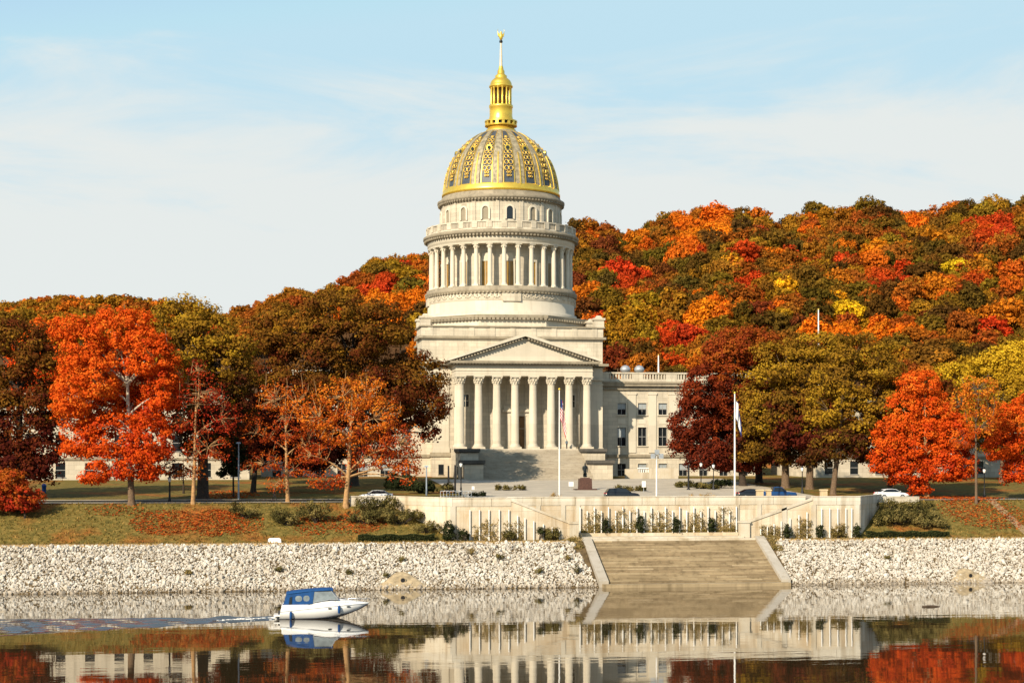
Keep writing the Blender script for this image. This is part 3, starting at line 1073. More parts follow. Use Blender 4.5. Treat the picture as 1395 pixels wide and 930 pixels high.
# --- pavilion and portico
PV, PF = -23.5, -30.0                 # wall behind the portico, row of columns
b = MB()
b.box(-16, 16, PV, -16.5, 16.4, 30.5)
b.box(-15.9, 15.9, -16.6, 16, 10, 30.2)
b.box(-12.85, 12.85, -33.4, PV - .003, 10.5, 17.1)
part('pavilion', b, M['lime'], cap)
b = MB()
b.box(-16.25, 16.25, PV - .25, -16.6, 10.5, 16.1)
part('plinth', b, M['lime'], cap)
b = MB()
b.box(-16.5, 16.5, PV - .5, -16.6, 15.7, 16.1)
b.box(-16.3, 16.3, PV - .28, -16.6, 16.1, 16.45)
part('plinth_moulding', b, M['lime_dark'], cap)
for s_ in (-1, 1):
    b = MB()
    x0, x1 = sorted((s_ * 13.2, s_ * 16.12))
    b.box(x0, x1, PV - .12, PV - .002, 16.45, 29.2)
    b.box(x0 - .12, x1 + .12, PV - .3, PV - .002, 16.45, 17.3)
    b.box(x0 - .1, x1 + .1, PV - .25, PV - .002, 29.2, 29.45)
    b.box(x0 - .2, x1 + .2, PV - .35, PV - .002, 30.1, 30.45)
    part('corner_pilaster', b, M['lime_smooth'], cap)
b = MB()                              # entablature round pavilion and portico
b.box(-12.75, 12.75, -30.75, -16.6, 30.5, 32.45)
b.box(-16.1, 16.1, PV - .12, -16.61, 30.503, 32.447)
b.box(-12.85, 12.85, -30.85, -16.6, 31.4, 31.55)
part('portico_entablature', b, M['lime_smooth'], cap)
b = MB()
b.box(-13.9, 13.9, -31.9, -16.6, 32.75, 33.2)
b.box(-13.3, 13.3, -31.3, -16.6, 32.45, 32.6)
b.box(-17.1, 17.1, PV - 1.1, -16.6, 32.752, 33.202)
b.box(-16.5, 16.5, PV - .5, -16.6, 32.452, 32.602)
for i in range(46):
    x = -13.2 + 26.4 * i / 45
    b.box(x - .17, x + .17, -31.75, -31.2, 32.6, 32.75)
for i in range(14):
    for s_ in (-1, 1):
        y = -31.0 + .58 * i
        b.box(s_ * 13.5 - .28, s_ * 13.5 + .28, y - .17, y + .17, 32.6, 32.75)
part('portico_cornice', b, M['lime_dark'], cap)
b = MB()                              # tympanum and roof
ap = 37.7
b.prism([(-13.0, 33.2), (13.0, 33.2), (0, ap - .25)], 'y', -30.9, -16.4)
part('pediment', b, M['lime_smooth'], cap)
b = MB()
for s_ in (-1, 1):
    lo, hi = (s_ * 14.0, 33.21), (0, ap + .35)
    q = [(s_ * 14.0, 33.21), (0, ap + .05), (0, ap + .62), (s_ * 14.35, 33.55), (s_ * 14.35, 33.21)]
    b.prism(q if s_ < 0 else q[::-1], 'y', -32.0, -16.4)
part('raking_cornice', b, M['lime_smooth'], cap)
b = MB()
for s_ in (-1, 1):
    for i in range(24):
        t = (i + .8) / 25
        x = s_ * 13.6 * (1 - t)
        z = 33.1 + (ap - .05 - 33.1) * t
        b.box(x - .17, x + .17, -31.75, -30.9, z - .32, z + .02)
part('dentils', b, M['lime_dark'], cap)
pcm = MB()
prof = [(.76, .9)] + [(.76 - .11 * (t / 10) ** 1.6, .9 + 10.9 * t / 10) for t in range(1, 11)]
# fluted shaft
fl, fs_ = [], []
NF = 40
for r, z in prof:
    for k in range(NF):
        rr_ = r * (1.0 if k % 2 else .955)
        fl.append((rr_ * math.cos(TAU * k / NF), rr_ * math.sin(TAU * k / NF), z))
for i in range(len(prof) - 1):
    for k in range(NF):
        fs_.append((i * NF + k, i * NF + (k + 1) % NF, (i + 1) * NF + (k + 1) % NF, (i + 1) * NF + k))
pcm.add(fl, fs_, False)
pc_m = pcm.mesh('portico_column', M['lime_smooth'])
pb = MB()
pb.box(-1.1, 1.1, -1.1, 1.1, 0, .35)
pb.lathe([(1.03, .35), (1.07, .48), (.98, .58), (.86, .66), (.9, .76), (.8, .86), (.77, .92)], 24)
pb_m = pb.mesh('base', M['lime_smooth'])
pk = MB()
pk.lathe([(.65, 11.75), (.74, 11.85), (.66, 11.95), (.68, 12.5), (.8, 12.95), (1.0, 13.15)], 20)
for row, (rz, rr_, s_) in enumerate(((12.2, .74, .34), (12.6, .82, .34))):
    for k in range(10):
        a = TAU * (k + .5 * row) / 10
        pk.ball((rr_ * math.cos(a), rr_ * math.sin(a), rz), (.17, .17, s_ * .75), 6, 5)
        pk.ball(((rr_ + .1) * math.cos(a), (rr_ + .1) * math.sin(a), rz + .22), .1, 5, 4)
for k in range(4):
    a = math.pi / 4 + TAU * k / 4
    pk.ball((1.12 * math.cos(a), 1.12 * math.sin(a), 12.98), .19, 7, 5)
pk.box(-1.0, 1.0, -1.0, 1.0, 13.15, 13.4)
pk_m = pk.mesh('capital', M['lime_smooth'])
spots = [((i - 3.5) * 3.38, PF) for i in range(8)] + [(-11.83, -26.6), (11.83, -26.6)]
for x, y in spots:
    o = put('portico_column', pc_m, cap, (x, y, 17.1 - GZ))
    put('base', pb_m, o)
    put('capital', pk_m, o)
# doors and windows on the wall behind the columns
def frame_and_pane(name, u0, u1, v, z0, z1, t, pm, fm, rails=(), mull=0, proud=.06, wide=.12):
    """a window or door standing in the front wall whose face lies at v"""
    f = MB()
    f.box(u0 - t, u0, v - proud, v + .2, z0, z1).box(u1, u1 + t, v - proud, v + .2, z0, z1)
    f.box(u0 - t, u1 + t, v - proud - .02, v + .2, z1, z1 + t)
    for r in rails:
        f.box(u0, u1, v - proud + .02, v + .1, z0 + (z1 - z0) * r - .04, z0 + (z1 - z0) * r + .04)
    for k in range(mull):
        u = u0 + (u1 - u0) * (k + 1) / (mull + 1)
        f.box(u - .035, u + .035, v - proud + .015, v + .1, z0, z1)
    o = part(name, f, fm, cap)
    g2 = MB()
    g2.box(u0, u1, v - .012, v + .1, z0, z1)
    part('pane', g2, pm, o)
    return o
d = frame_and_pane('main_door', -1.55, 1.55, PV, 17.1, 23.3, .75, M['bronze_door'], M['lime_smooth'], (.62,), 1, .22)
b = MB()
b.box(-3.1, 3.1, PV - .6, PV - .003, 24.05, 24.5)
b.box(-2.9, 2.9, PV - .35, PV - .003, 24.5, 25.2)
part('door_hood', b, M['lime_smooth'], d)
for x in (-5.07, 5.07):
    frame_and_pane('side_door', x - .6, x + .6, PV, 17.1, 20.6, .3, M['bronze_door'], M['lime_smooth'], (.7,), 0)
for x in (-10.1, 10.1):
    frame_and_pane('portico_window', x - .62, x + .62, PV, 25.0, 27.3, .2, M['glass'], M['lime_smooth'], (.5,), 1)
b = MB()
for i in range(8):
    x = (i - 3.5) * 3.38
    b.box(x - .6, x + .6, PV - .14, PV - .002, 17.1, 30.5)
part('wall_pilasters', b, M['lime'], cap)
for x0, x1, z0, z1 in ((-15.2, -14.2, 12.3, 14.2), (14.2, 15.2, 12.3, 14.2)):
    f = MB()
    f.box(x0 - .1, x1 + .1, PV - .32, PV - .252, z0 - .15, z0)
    o = part('plinth_window', f, M['lime_dark'], cap)
    g2 = MB()
    g2.box(x0, x1, PV - .262, PV - .1, z0, z1)
    part('pane', g2, M['glass'], o)

# --- the front stairs with their stepped pedestals
b = MB()
n = 36
for i in range(n):
    z1 = 17.05 - (17.05 - 11.75) * (i + 1) / n
    v0 = -33.4 - 13.6 * i / n
    b.box(-9.8, 9.8, v0 - 13.6 / n - (0.0 if i < n - 1 else .3), v0, 10.5, z1)
b.box(-12.9, 12.9, -50.2, -47.35, 10.5, 11.76)
part('front_stairs', b, M['stair'], cap)
for s_ in (-1, 1):
    for v0, v1, zt in ((-40.5, -33.42, 16.55), (-47.2, -40.52, 14.5)):
        b = MB()
        x0, x1 = sorted((s_ * 9.82, s_ * 13.1))
        b.box(x0, x1, v0, v1, 10.5, zt)
        pd = part('stair_pedestal', b, M['lime'], cap)
        b = MB()
        b.box(x0 - .3, x1 + .3, v0 - .4, v1 - .01, zt, zt + .55)
        b.box(x0 - .15, x1 + .15, v0 - .2, v1 - .01, zt - .2, zt)
        part('cap_slab', b, M['lime_black'], pd)
# arched openings in the side of the left stair wall
for v0 in (-45.5, -43.2, -37.5):
    b = MB()
    b.box(-13.16, -13.06, v0, v0 + 1.2, 11.7, 13.9)
    part('plinth_door', b, M['glass'], cap)

# --- the wings: three storeys, pilasters, cornice and balustrade
WV = -19.0
ROWS = [(23.75, 26.0), (17.75, 21.3), (11.95, 14.3)]
WIN = {}
for r, (z0, z1) in enumerate(ROWS):
    h = z1 - z0
    f = MB()
    f.box(-.98, -.84, -.07, .28, 0, h).box(.84, .98, -.07, .28, 0, h).box(-.98, .98, -.09, .28, h, h + .16).box(-1.08, 1.08, -.2, .28, -.2, 0)
    f.mat = 1
    f.box(-.84, .84, .16, .24, h * .48, h * .48 + .09).box(-.04, .04, .17, .23, 0, h).box(-.84, -.76, .16, .24, 0, h).box(.76, .84, .16, .24, 0, h)
    g2 = MB()
    g2.box(-.84, .84, .21, .27, 0, h)
    bl = MB()
    bl.box(-.84, .84, .20, .205, h * .45, h)
    WIN[r] = (f.mesh('window', [M['lime_smooth'], M['frame']]), g2.mesh('pane', M['glass']), bl.mesh('blind', plain('pale_blind', (0.30, 0.33, 0.34), 0.8)))
def wing(s_, u0, u1, windows):
    lo, hi = sorted((s_ * u0, s_ * u1))
    b = MB()
    b.box(lo, hi, WV + .3, 14, 10, 29.2)
    # front skin, cut round the windows
    edges = sorted(windows)
    xs = [lo] + [e for w_ in edges for e in (w_ - .84, w_ + .84)] + [hi]
    for i in range(0, len(xs), 2):
        b.box(xs[i], xs[i + 1], WV, WV + .3, 10, 29.2)
    zs = [10] + [e for z0, z1 in sorted(ROWS) for e in (z0, z1)] + [29.2]
    for w_ in edges:
        for i in range(0, len(zs), 2):
            b.box(w_ - .84, w_ + .84, WV, WV + .3, zs[i], zs[i + 1])
    part('wing_wall', b, M['lime'], cap)
    b = MB()
    for w_ in edges[:-1]:
        m_ = w_ + (edges[1] - edges[0]) / 2
        b.box(m_ - .75, m_ + .75, WV - .16, WV - .002, 16.4, 27.6)
        b.box(m_ - .9, m_ + .9, WV - .24, WV - .002, 27.6, 28.0)
    for w_ in edges:
        b.box(w_ - .7, w_ + .7, WV - .05, WV - .002, 22.0, 22.9)
    part('wing_pilasters', b, M['lime_smooth'], cap)
    b = MB()
    b.box(lo - .1, hi + .1, WV - .3, WV - .003, 15.55, 16.1)
    b.box(lo - .1, hi + .1, WV - .35, WV - .003, 10.4, 11.5)
    b.box(lo, hi, WV - .9, 14.4, 29.2, 29.75)
    b.box(lo, hi, WV - 1.1, 14.5, 29.75, 30.1)
    b.box(lo, hi, WV - .4, WV - .003, 28.5, 28.8)
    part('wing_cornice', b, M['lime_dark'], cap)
    b = MB()
    b.box(lo, hi, WV - .5, WV + .1, 30.1, 30.6)
    b.box(lo, hi, WV - .5, WV + .1, 31.6, 31.9)
    x = lo
    k = 0
    while x < hi:
        if k % 12 < 4:
            b.box(x, min(hi, x + .56), WV - .45, WV + .05, 30.6, 31.6)
        else:
            b.box(x + .13, x + .41, WV - .38, WV - .02, 30.6, 31.6)
        x += .56
        k += 1
    part('roof_balustrade', b, M['lime'], cap)
    for w_ in edges:
        for r, (z0, z1) in enumerate(ROWS):
            fm_, pm_, bm_ = WIN[r]
            o = put('window', fm_, cap, (w_, WV, z0 - GZ))
            put('pane', pm_, o)
            if random.random() < .45:
                put('blind', bm_, o)
wing(1, 16.0, 48.0, [20.8 + 4.05 * k for k in range(7)])
wing(-1, 16.0, 48.0, [-20.8 - 4.05 * k for k in range(7)])
for u in (22.6, 25.4):
    b = MB()
    b.lathe([(.75, 30.0), (.75, 32.3), (1.0, 32.4), (1.0, 32.9), (.6, 33.4), (.1, 33.55)], 14, c=(u, -14, 0))
    part('roof_vent', b, M['grey_metal'], cap)

# ------------------------------------------------------------------ office blocks either side, behind the trees
def office(label, u0, u1, v0, v1, base):
    t = thing('office_building', label, 'building', ((u0 + u1) / 2, v0, base), 'stone office buildings behind the trees')
    b = MB()
    b.box(u0, u1, v0 + .25, v1, base - 2, base + 13.5)
    nwin = int((u1 - u0 - 3) / 4.4)
    ws = [u0 + (u1 - u0) * (k + .5) / nwin for k in range(nwin)]
    rows = [(base + 1.2, base + 3.6), (base + 5.6, base + 8.4), (base + 10.0, base + 12.0)]
    xs = [u0] + [e for w_ in ws for e in (w_ - .8, w_ + .8)] + [u1]
    for i in range(0, len(xs), 2):
        b.box(xs[i], xs[i + 1], v0, v0 + .25, base - 2, base + 13.5)
    zs = [base - 2] + [e for r in rows for e in r] + [base + 13.5]
    for w_ in ws:
        for i in range(0, len(zs), 2):
            b.box(w_ - .8, w_ + .8, v0, v0 + .25, zs[i], zs[i + 1])
    part('wall', b, M['lime'], t)
    b = MB()
    b.box(u0 - .5, u1 + .5, v0 - .5, v1, base + 13.5, base + 14.2)
    b.box(u0 - .3, u1 + .3, v0 - .2, v1, base + 14.2, base + 15.4)
    b.box(u0 - .15, u1 + .15, v0 - .2, v0 - .003, base + 4.1, base + 4.5)
    b.box(u0 - .2, u1 + .2, v0 - .3, v0 - .003, base - 2, base + .4)
    part('cornice', b, M['lime_dark'], t)
    for w_ in ws:
        for z0, z1 in rows:
            f = MB()
            f.box(w_ - .8, w_ + .8, v0 + .08, v0 + .2, z0 + (z1 - z0) * .5 - .05, z0 + (z1 - z0) * .5 + .05)
            f.box(w_ - .9, w_ + .9, v0 - .1, v0 + .1, z0 - .15, z0)
            o = part('window', f, M['frame'], t)
            g2 = MB()
            g2.box(w_ - .8, w_ + .8, v0 + .15, v0 + .24, z0, z1)
            part('pane', g2, M['glass'], o)
office('pale stone office block half hidden behind the olive and orange trees right of the dome', 54, 118, -36, -8, 11.2)
office('pale stone office block half hidden behind the flame orange trees left of the dome', -118, -50, -44, -14, 11.0)
# ------------------------------------------------------------------ trees: tapered trunk and limbs, crowns of many leaves in clumps
OLIVE, OLIVE_L, YOLIVE, YEL = (0.085, 0.050, 0.010), (0.20, 0.115, 0.015), (0.37, 0.205, 0.018), (0.58, 0.36, 0.018)
MAROON, DRED, RED, ORED = (0.055, 0.012, 0.009), (0.16, 0.018, 0.012), (0.42, 0.035, 0.014), (0.62, 0.075, 0.010)
ORANGE, LORANGE, RUST, BROWN = (0.72, 0.16, 0.012), (0.78, 0.27, 0.03), (0.36, 0.085, 0.014), (0.13, 0.05, 0.012)
M['leaf_flame'] = leafmat('flame_leaves', [RED, ORED, (0.70, .115, .013), (0.78, .22, .024)], .3)
M['leaf_rustred'] = leafmat('rust_red_leaves', [DRED, RED, RUST, (0.55, .16, .02)], .3)
M['leaf_rust'] = leafmat('rust_orange_leaves', [DRED, (0.40, .06, .013), (0.60, .15, .015), (0.72, .28, .03)], .3)
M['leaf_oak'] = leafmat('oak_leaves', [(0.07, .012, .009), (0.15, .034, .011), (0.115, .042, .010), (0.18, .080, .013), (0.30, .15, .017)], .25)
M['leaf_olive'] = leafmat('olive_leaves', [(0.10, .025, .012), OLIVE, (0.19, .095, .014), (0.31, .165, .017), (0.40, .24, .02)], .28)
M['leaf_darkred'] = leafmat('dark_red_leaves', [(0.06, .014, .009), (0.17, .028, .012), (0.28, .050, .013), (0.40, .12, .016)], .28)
M['leaf_yellow'] = leafmat('yellow_leaves', [OLIVE_L, YOLIVE, (0.5, .30, .018), (0.68, .44, .03)], .3)
M['leaf_bush'] = leafmat('green_bush_leaves', [(0.035, .032, .012), (0.11, .095, .03), (0.26, .20, .07)], .2)
M['leaf_conifer'] = leafmat('dark_conifer_leaves', [(0.012, .017, .008), (0.028, .035, .014), (0.06, .062, .022)], .12)
M['leaf_vine'] = leafmat('vine_leaves', [(0.07, .06, .018), (0.22, .16, .05), (0.42, .30, .13)], .2)
M['leaf_dry'] = leafmat('dry_plume', [(0.40, .25, .09), (0.62, .44, .2)], .2)

def leaf_quads(P, N, size, droop=0.0):
    n = len(P)
    N = N / np.maximum(np.linalg.norm(N, axis=1, keepdims=True), 1e-6)
    T = np.cross(N, RNG.normal(size=(n, 3)))
    T /= np.maximum(np.linalg.norm(T, axis=1, keepdims=True), 1e-6)
    B = np.cross(N, T)
    s = (RNG.uniform(0.6, 1.35, n) * size)[:, None]
    asp = RNG.uniform(0.55, 0.95, n)[:, None]
    j = lambda: RNG.uniform(0.75, 1.2, (n, 1))
    V = np.stack([P + T * s * j(), P + B * s * asp * j() + N * s * .12, P - T * s * j(), P - B * s * asp * j() + N * s * .12], 1)
    return V
def unit(n):
    d = RNG.normal(size=(n, 3))
    return d / np.linalg.norm(d, axis=1, keepdims=True)
def crown_arrays(lobes, rc, per, size, dens=1.0, flat=0.75, jit=0.13):
    """lobes: [(centre, radii, tint)] -> leaf quads, tint, clump centres"""
    Cs = np.array([l[0] for l in lobes], float)
    Rs = np.array([l[1] for l in lobes], float)
    CP, CT, CD = [], [], []
    for i, (c, r, tnt) in enumerate(lobes):
        c, r = np.array(c, float), np.array(r, float)
        area = 4 * math.pi * ((r[0] * r[1]) ** 1.6 / 3 + (r[0] * r[2]) ** 1.6 / 3 + (r[1] * r[2]) ** 1.6 / 3) ** (1 / 1.6)
        n = max(5, int(dens * area / (rc * rc * 2.0)))
        d = unit(n)
        d[:, 2] = np.where(d[:, 2] < -0.55, d[:, 2] * .5, d[:, 2])
        p = c + d * r * (0.58 + 0.48 * RNG.uniform(0, 1, (n, 1)) ** .6)
        keep = np.ones(n, bool)
        for k in range(len(lobes)):
            if k != i:
                keep &= (((p - Cs[k]) / Rs[k]) ** 2).sum(1) > 0.42
        p, d = p[keep], d[keep]
        CP.append(p)
        CD.append(d)
        CT.append(np.clip(tnt + RNG.normal(0, jit, len(p)), 0, 1))
    CP, CD, CT = np.concatenate(CP), np.concatenate(CD), np.concatenate(CT)
    n = len(CP)
    cr = rc * RNG.uniform(0.6, 1.35, n)
    cnt = np.maximum(3, (per * RNG.uniform(.6, 1.3, n))).astype(int)
    idx = np.repeat(np.arange(n), cnt)
    m = len(idx)
    d2 = unit(m)
    off = d2 * (cr[idx] * (0.35 + 0.75 * RNG.uniform(0, 1, m) ** .7))[:, None]
    off[:, 2] *= flat
    P = CP[idx] + off
    N = d2 * 0.9 + CD[idx] * 0.45 + RNG.normal(0, .42, (m, 3)) + np.array([0, 0, .25])
    V = leaf_quads(P, N, size)
    tint = np.clip(CT[idx] + RNG.normal(0, .10, m), 0, 1)
    return V, tint, CP
def bend(p, q, sag, rnd, n=5):
    p, q = Vector(p), Vector(q)
    L = (q - p).length
    pts = []
    o1 = Vector((random.uniform(-1, 1), random.uniform(-1, 1), random.uniform(-.3, .6))) * rnd * L
    for i in range(n + 1):
        t = i / n
        w_ = 4 * t * (1 - t)
        pts.append(p.lerp(q, t) + o1 * w_ * .5 + Vector((0, 0, sag * L * w_)))
    return pts
def tree(name, label, base, lobes, leaf, barks, r0, fork=.35, rc=1.0, per=36, size=.26, dens=1.0, group=None, jit=.13,
         twigs=60, twig_r=.045, depth=.85, cat='tree', flat=.75, stems=1, lean=(0, 0), limb_k=.34, bare=0):
    """base (u, v, z); lobes [(px, py, rx, ry[, tint[, away]])] in the photograph's pixels, turned into metres at the tree's distance"""
    u, v, z = base
    X, Y = to_cam(u, v)
    mpp = Y / F
    px0, py0 = 697.5 + X * F / Y, YH - (z - CZ) * F / Y
    t = thing(name, label, cat, (u, v, z), group)
    L3 = []
    for l in lobes:
        lx, ly, rx, ry = l[:4]
        tnt = l[4] if len(l) > 4 else .5
        aw = (l[5] if len(l) > 5 else random.uniform(-.45, .45) * rx) * mpp
        dx = (lx - px0) * mpp
        c = (dx * CS + aw * SN, -dx * SN + aw * CS, (py0 - ly) * mpp)
        L3.append((c, (rx * mpp, max(rx, ry) * mpp * depth, ry * mpp), tnt))
    V, tint, CP = crown_arrays(L3, rc, per, size, dens, flat, jit)
    put('crown', quads('crown', V, leaf, tint), t, (0, 0, 0))
    top = max(c[2] + r[2] for c, r, _ in L3)
    tb = MB()
    fz = fork * top
    mx = sum(c[0] for c, r, _ in L3) / len(L3) * .35
    my = sum(c[1] for c, r, _ in L3) / len(L3) * .35
    trunk = [(0, 0, -.4), (0, 0, 0), (lean[0] * .1, lean[1] * .1, .5), (mx * .25 + lean[0] * .5, my * .25, fz * .5), (mx * .6 + lean[0], my * .6 + lean[1], fz),
             (mx, my, (fz + top) * .5), (mx * 1.2, my * 1.2, top * .86)]
    rad = [r0 * 1.75, r0 * 1.4, r0 * 1.08, r0 * .92, r0 * .8, r0 * .42, r0 * .1]
    tb.tube(trunk[:4], rad[:4], 9)
    tb.mat = 1
    tb.tube(trunk[3:], rad[3:], 9)
    tv = [Vector(p) for p in trunk]
    ends = []
    for c, r, _ in L3:
        c = Vector(c)
        hz = max(fz * .75, min(fz + (top - fz) * .45, c.z - .45 * math.hypot(c.x - mx, c.y - my) - r[2] * .2))
        st = None
        for a_, b_ in zip(tv[1:], tv[2:]):
            if a_.z <= hz <= b_.z:
                st = a_.lerp(b_, (hz - a_.z) / max(b_.z - a_.z, 1e-6))
                break
        st = st or tv[4]
        pts = bend(st, c, .06, .12)
        k = limb_k * r0
        tb.tube(pts, [k * (1.25 - .95 * i / 5) for i in range(6)], 6)
        ends.append(pts)
    nt_ = min(twigs, len(CP))
    if nt_:
        for i in RNG.choice(len(CP), nt_, replace=False):
            q = Vector(CP[i])
            bp_ = min((p for e in ends for p in e[2:]), key=lambda p: (p - q).length)
            pts = bend(bp_, q, .03, .18, 4)
            tb.tube(pts, [twig_r * (1.2 - .9 * j / 4) for j in range(5)], 4, cap=False)
    for i in range(bare):                # bare twigs above the leaves
        q = Vector(CP[random.randrange(len(CP))])
        if q.z > top * .62:
            e = q + Vector((random.uniform(-.5, .5), random.uniform(-.5, .5), random.uniform(1.0, 3.0)))
            tb.tube(bend(q, e, 0, .1, 3), [.05, .04, .03, .015], 4, cap=False)
    part('trunk', tb, list(barks) if isinstance(barks, tuple) else [barks, barks], t, (0, 0, 0))
    return t
def spot(px, v):
    u = u_at(px, v)
    return (u, v, ground(u, v))

# --- the near rank of trees, on and behind the grass bank
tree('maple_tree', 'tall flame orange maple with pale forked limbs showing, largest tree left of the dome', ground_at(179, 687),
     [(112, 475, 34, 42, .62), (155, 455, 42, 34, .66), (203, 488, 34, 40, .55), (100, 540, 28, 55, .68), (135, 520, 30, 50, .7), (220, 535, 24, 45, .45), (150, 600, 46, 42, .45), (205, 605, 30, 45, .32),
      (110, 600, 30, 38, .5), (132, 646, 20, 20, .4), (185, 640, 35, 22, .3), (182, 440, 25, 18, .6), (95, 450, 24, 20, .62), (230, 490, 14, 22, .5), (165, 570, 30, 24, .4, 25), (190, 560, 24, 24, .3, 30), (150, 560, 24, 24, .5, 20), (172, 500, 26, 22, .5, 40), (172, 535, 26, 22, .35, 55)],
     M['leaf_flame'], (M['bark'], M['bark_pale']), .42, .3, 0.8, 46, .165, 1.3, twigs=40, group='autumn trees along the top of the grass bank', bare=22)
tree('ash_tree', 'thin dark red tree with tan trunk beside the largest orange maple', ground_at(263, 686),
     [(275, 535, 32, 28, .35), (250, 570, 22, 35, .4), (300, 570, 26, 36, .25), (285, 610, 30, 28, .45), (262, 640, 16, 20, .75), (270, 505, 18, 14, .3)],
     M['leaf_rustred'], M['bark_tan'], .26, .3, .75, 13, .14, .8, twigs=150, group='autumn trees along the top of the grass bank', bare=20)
tree('ash_tree', 'slender rust orange tree with tan forked trunk, smaller of the bare limbed pair', ground_at(392, 684),
     [(375, 545, 30, 26, .55), (405, 550, 26, 26, .6), (350, 590, 26, 26, .35), (390, 590, 32, 30, .3), (420, 600, 20, 35, .35), (360, 630, 30, 18, .35), (375, 660, 16, 16, .45), (400, 640, 22, 18, .35)],
     M['leaf_rust'], M['bark_tan'], .27, .28, .75, 15, .14, .72, twigs=190, twig_r=.05, group='autumn trees along the top of the grass bank', bare=15)
tree('ash_tree', 'broad rust orange tree with tan trunk beside the left end of the river wall', ground_at(471, 691),
     [(465, 540, 40, 28, .72), (500, 535, 26, 26, .75), (435, 570, 30, 30, .62), (510, 570, 38, 30, .55), (470, 590, 44, 34, .5), (545, 605, 26, 30, .35), (425, 620, 24, 22, .3), (510, 625, 40, 24, .3), (555, 635, 18, 24, .42),
      (450, 655, 26, 16, .35), (545, 650, 16, 16, .4)],
     M['leaf_rust'], M['bark_tan'], .34, .3, .8, 20, .15, .8, twigs=260, twig_r=.055, group='autumn trees along the top of the grass bank', bare=15)
tree('small_maple_tree', 'small low spreading dark red tree at the left end of the bank', ground_at(34, 706),
     [(8, 660, 26, 14, .62), (34, 675, 22, 14, .5), (-5, 684, 30, 14, .4), (30, 688, 24, 10, .3), (15, 648, 18, 8, .7)],
     M['leaf_rustred'], M['bark_dark'], .13, .4, .6, 30, .17, 1.1, twigs=30)
tree('maple_tree', 'round flame orange maple right of the river wall, its trunk showing below', ground_at(1262, 677),
     [(1255, 525, 30, 22, .68), (1235, 560, 28, 30, .66), (1275, 565, 32, 32, .62), (1215, 595, 26, 26, .6), (1255, 605, 36, 32, .5), (1300, 595, 24, 32, .5), (1205, 630, 22, 24, .42), (1240, 645, 30, 24, .3), (1285, 640, 32, 26, .32), (1312, 635, 16, 26, .4), (1252, 665, 14, 12, .3)],
     M['leaf_flame'], M['bark_tan'], .36, .3, .75, 46, .16, 1.25, twigs=50, group='autumn trees along the top of the grass bank')
tree('birch_tree', 'sparse grey trunked tree with thin brown crown between two flame orange maples', ground_at(1330, 686),
     [(1330, 530, 26, 18, .75), (1310, 550, 18, 20, .7), (1350, 555, 16, 22, .72), (1335, 580, 20, 24, .6), (1310, 600, 12, 16, .4)],
     M['leaf_rust'], M['bark'], .19, .35, .7, 16, .15, .9, twigs=150, twig_r=.04, bare=18)
tree('maple_tree', 'flame orange maple cut off by the right edge of the photo', spot(1408, -109),
     [(1375, 575, 26, 26, .62), (1410, 560, 32, 30, .66), (1365, 610, 24, 28, .45), (1405, 615, 34, 32, .42), (1385, 645, 22, 18, .3), (1440, 600, 34, 40, .5)],
     M['leaf_flame'], M['bark_tan'], .34, .3, .75, 46, .16, 1.25, twigs=40, group='autumn trees along the top of the grass bank')

# --- the big park trees behind the road
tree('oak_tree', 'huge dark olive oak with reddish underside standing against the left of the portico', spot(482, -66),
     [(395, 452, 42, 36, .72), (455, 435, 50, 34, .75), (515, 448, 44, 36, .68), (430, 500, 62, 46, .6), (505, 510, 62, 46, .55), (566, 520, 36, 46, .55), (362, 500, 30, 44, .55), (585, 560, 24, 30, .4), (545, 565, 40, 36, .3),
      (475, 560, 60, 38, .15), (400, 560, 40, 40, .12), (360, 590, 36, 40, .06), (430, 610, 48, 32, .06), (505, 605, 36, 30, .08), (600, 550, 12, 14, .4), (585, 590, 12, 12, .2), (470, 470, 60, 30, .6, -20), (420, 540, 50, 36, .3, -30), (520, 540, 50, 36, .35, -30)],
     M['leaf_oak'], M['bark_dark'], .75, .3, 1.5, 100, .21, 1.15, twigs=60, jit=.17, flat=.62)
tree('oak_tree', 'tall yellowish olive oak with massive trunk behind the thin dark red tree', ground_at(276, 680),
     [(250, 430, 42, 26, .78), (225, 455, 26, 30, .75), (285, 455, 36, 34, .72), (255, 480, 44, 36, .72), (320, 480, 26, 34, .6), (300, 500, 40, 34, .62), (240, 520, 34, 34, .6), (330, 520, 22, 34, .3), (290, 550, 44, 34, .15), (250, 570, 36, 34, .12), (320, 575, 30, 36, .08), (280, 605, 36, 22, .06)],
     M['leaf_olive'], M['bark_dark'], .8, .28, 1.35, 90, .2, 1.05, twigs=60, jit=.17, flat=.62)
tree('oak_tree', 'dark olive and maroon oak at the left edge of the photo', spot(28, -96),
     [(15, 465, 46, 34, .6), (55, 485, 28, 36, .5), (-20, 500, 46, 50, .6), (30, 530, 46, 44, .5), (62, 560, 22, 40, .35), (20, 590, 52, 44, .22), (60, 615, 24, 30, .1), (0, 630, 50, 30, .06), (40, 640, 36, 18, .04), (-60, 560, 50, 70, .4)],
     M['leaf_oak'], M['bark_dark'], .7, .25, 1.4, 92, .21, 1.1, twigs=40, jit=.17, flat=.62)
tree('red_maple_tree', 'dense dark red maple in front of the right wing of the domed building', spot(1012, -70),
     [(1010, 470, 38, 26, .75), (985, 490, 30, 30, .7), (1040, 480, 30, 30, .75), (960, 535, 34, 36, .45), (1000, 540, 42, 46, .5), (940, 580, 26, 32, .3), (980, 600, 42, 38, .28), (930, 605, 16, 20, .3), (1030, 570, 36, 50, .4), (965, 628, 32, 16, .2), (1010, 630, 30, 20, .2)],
     M['leaf_darkred'], M['bark_dark'], .55, .25, 1.0, 64, .195, 1.35, twigs=40)
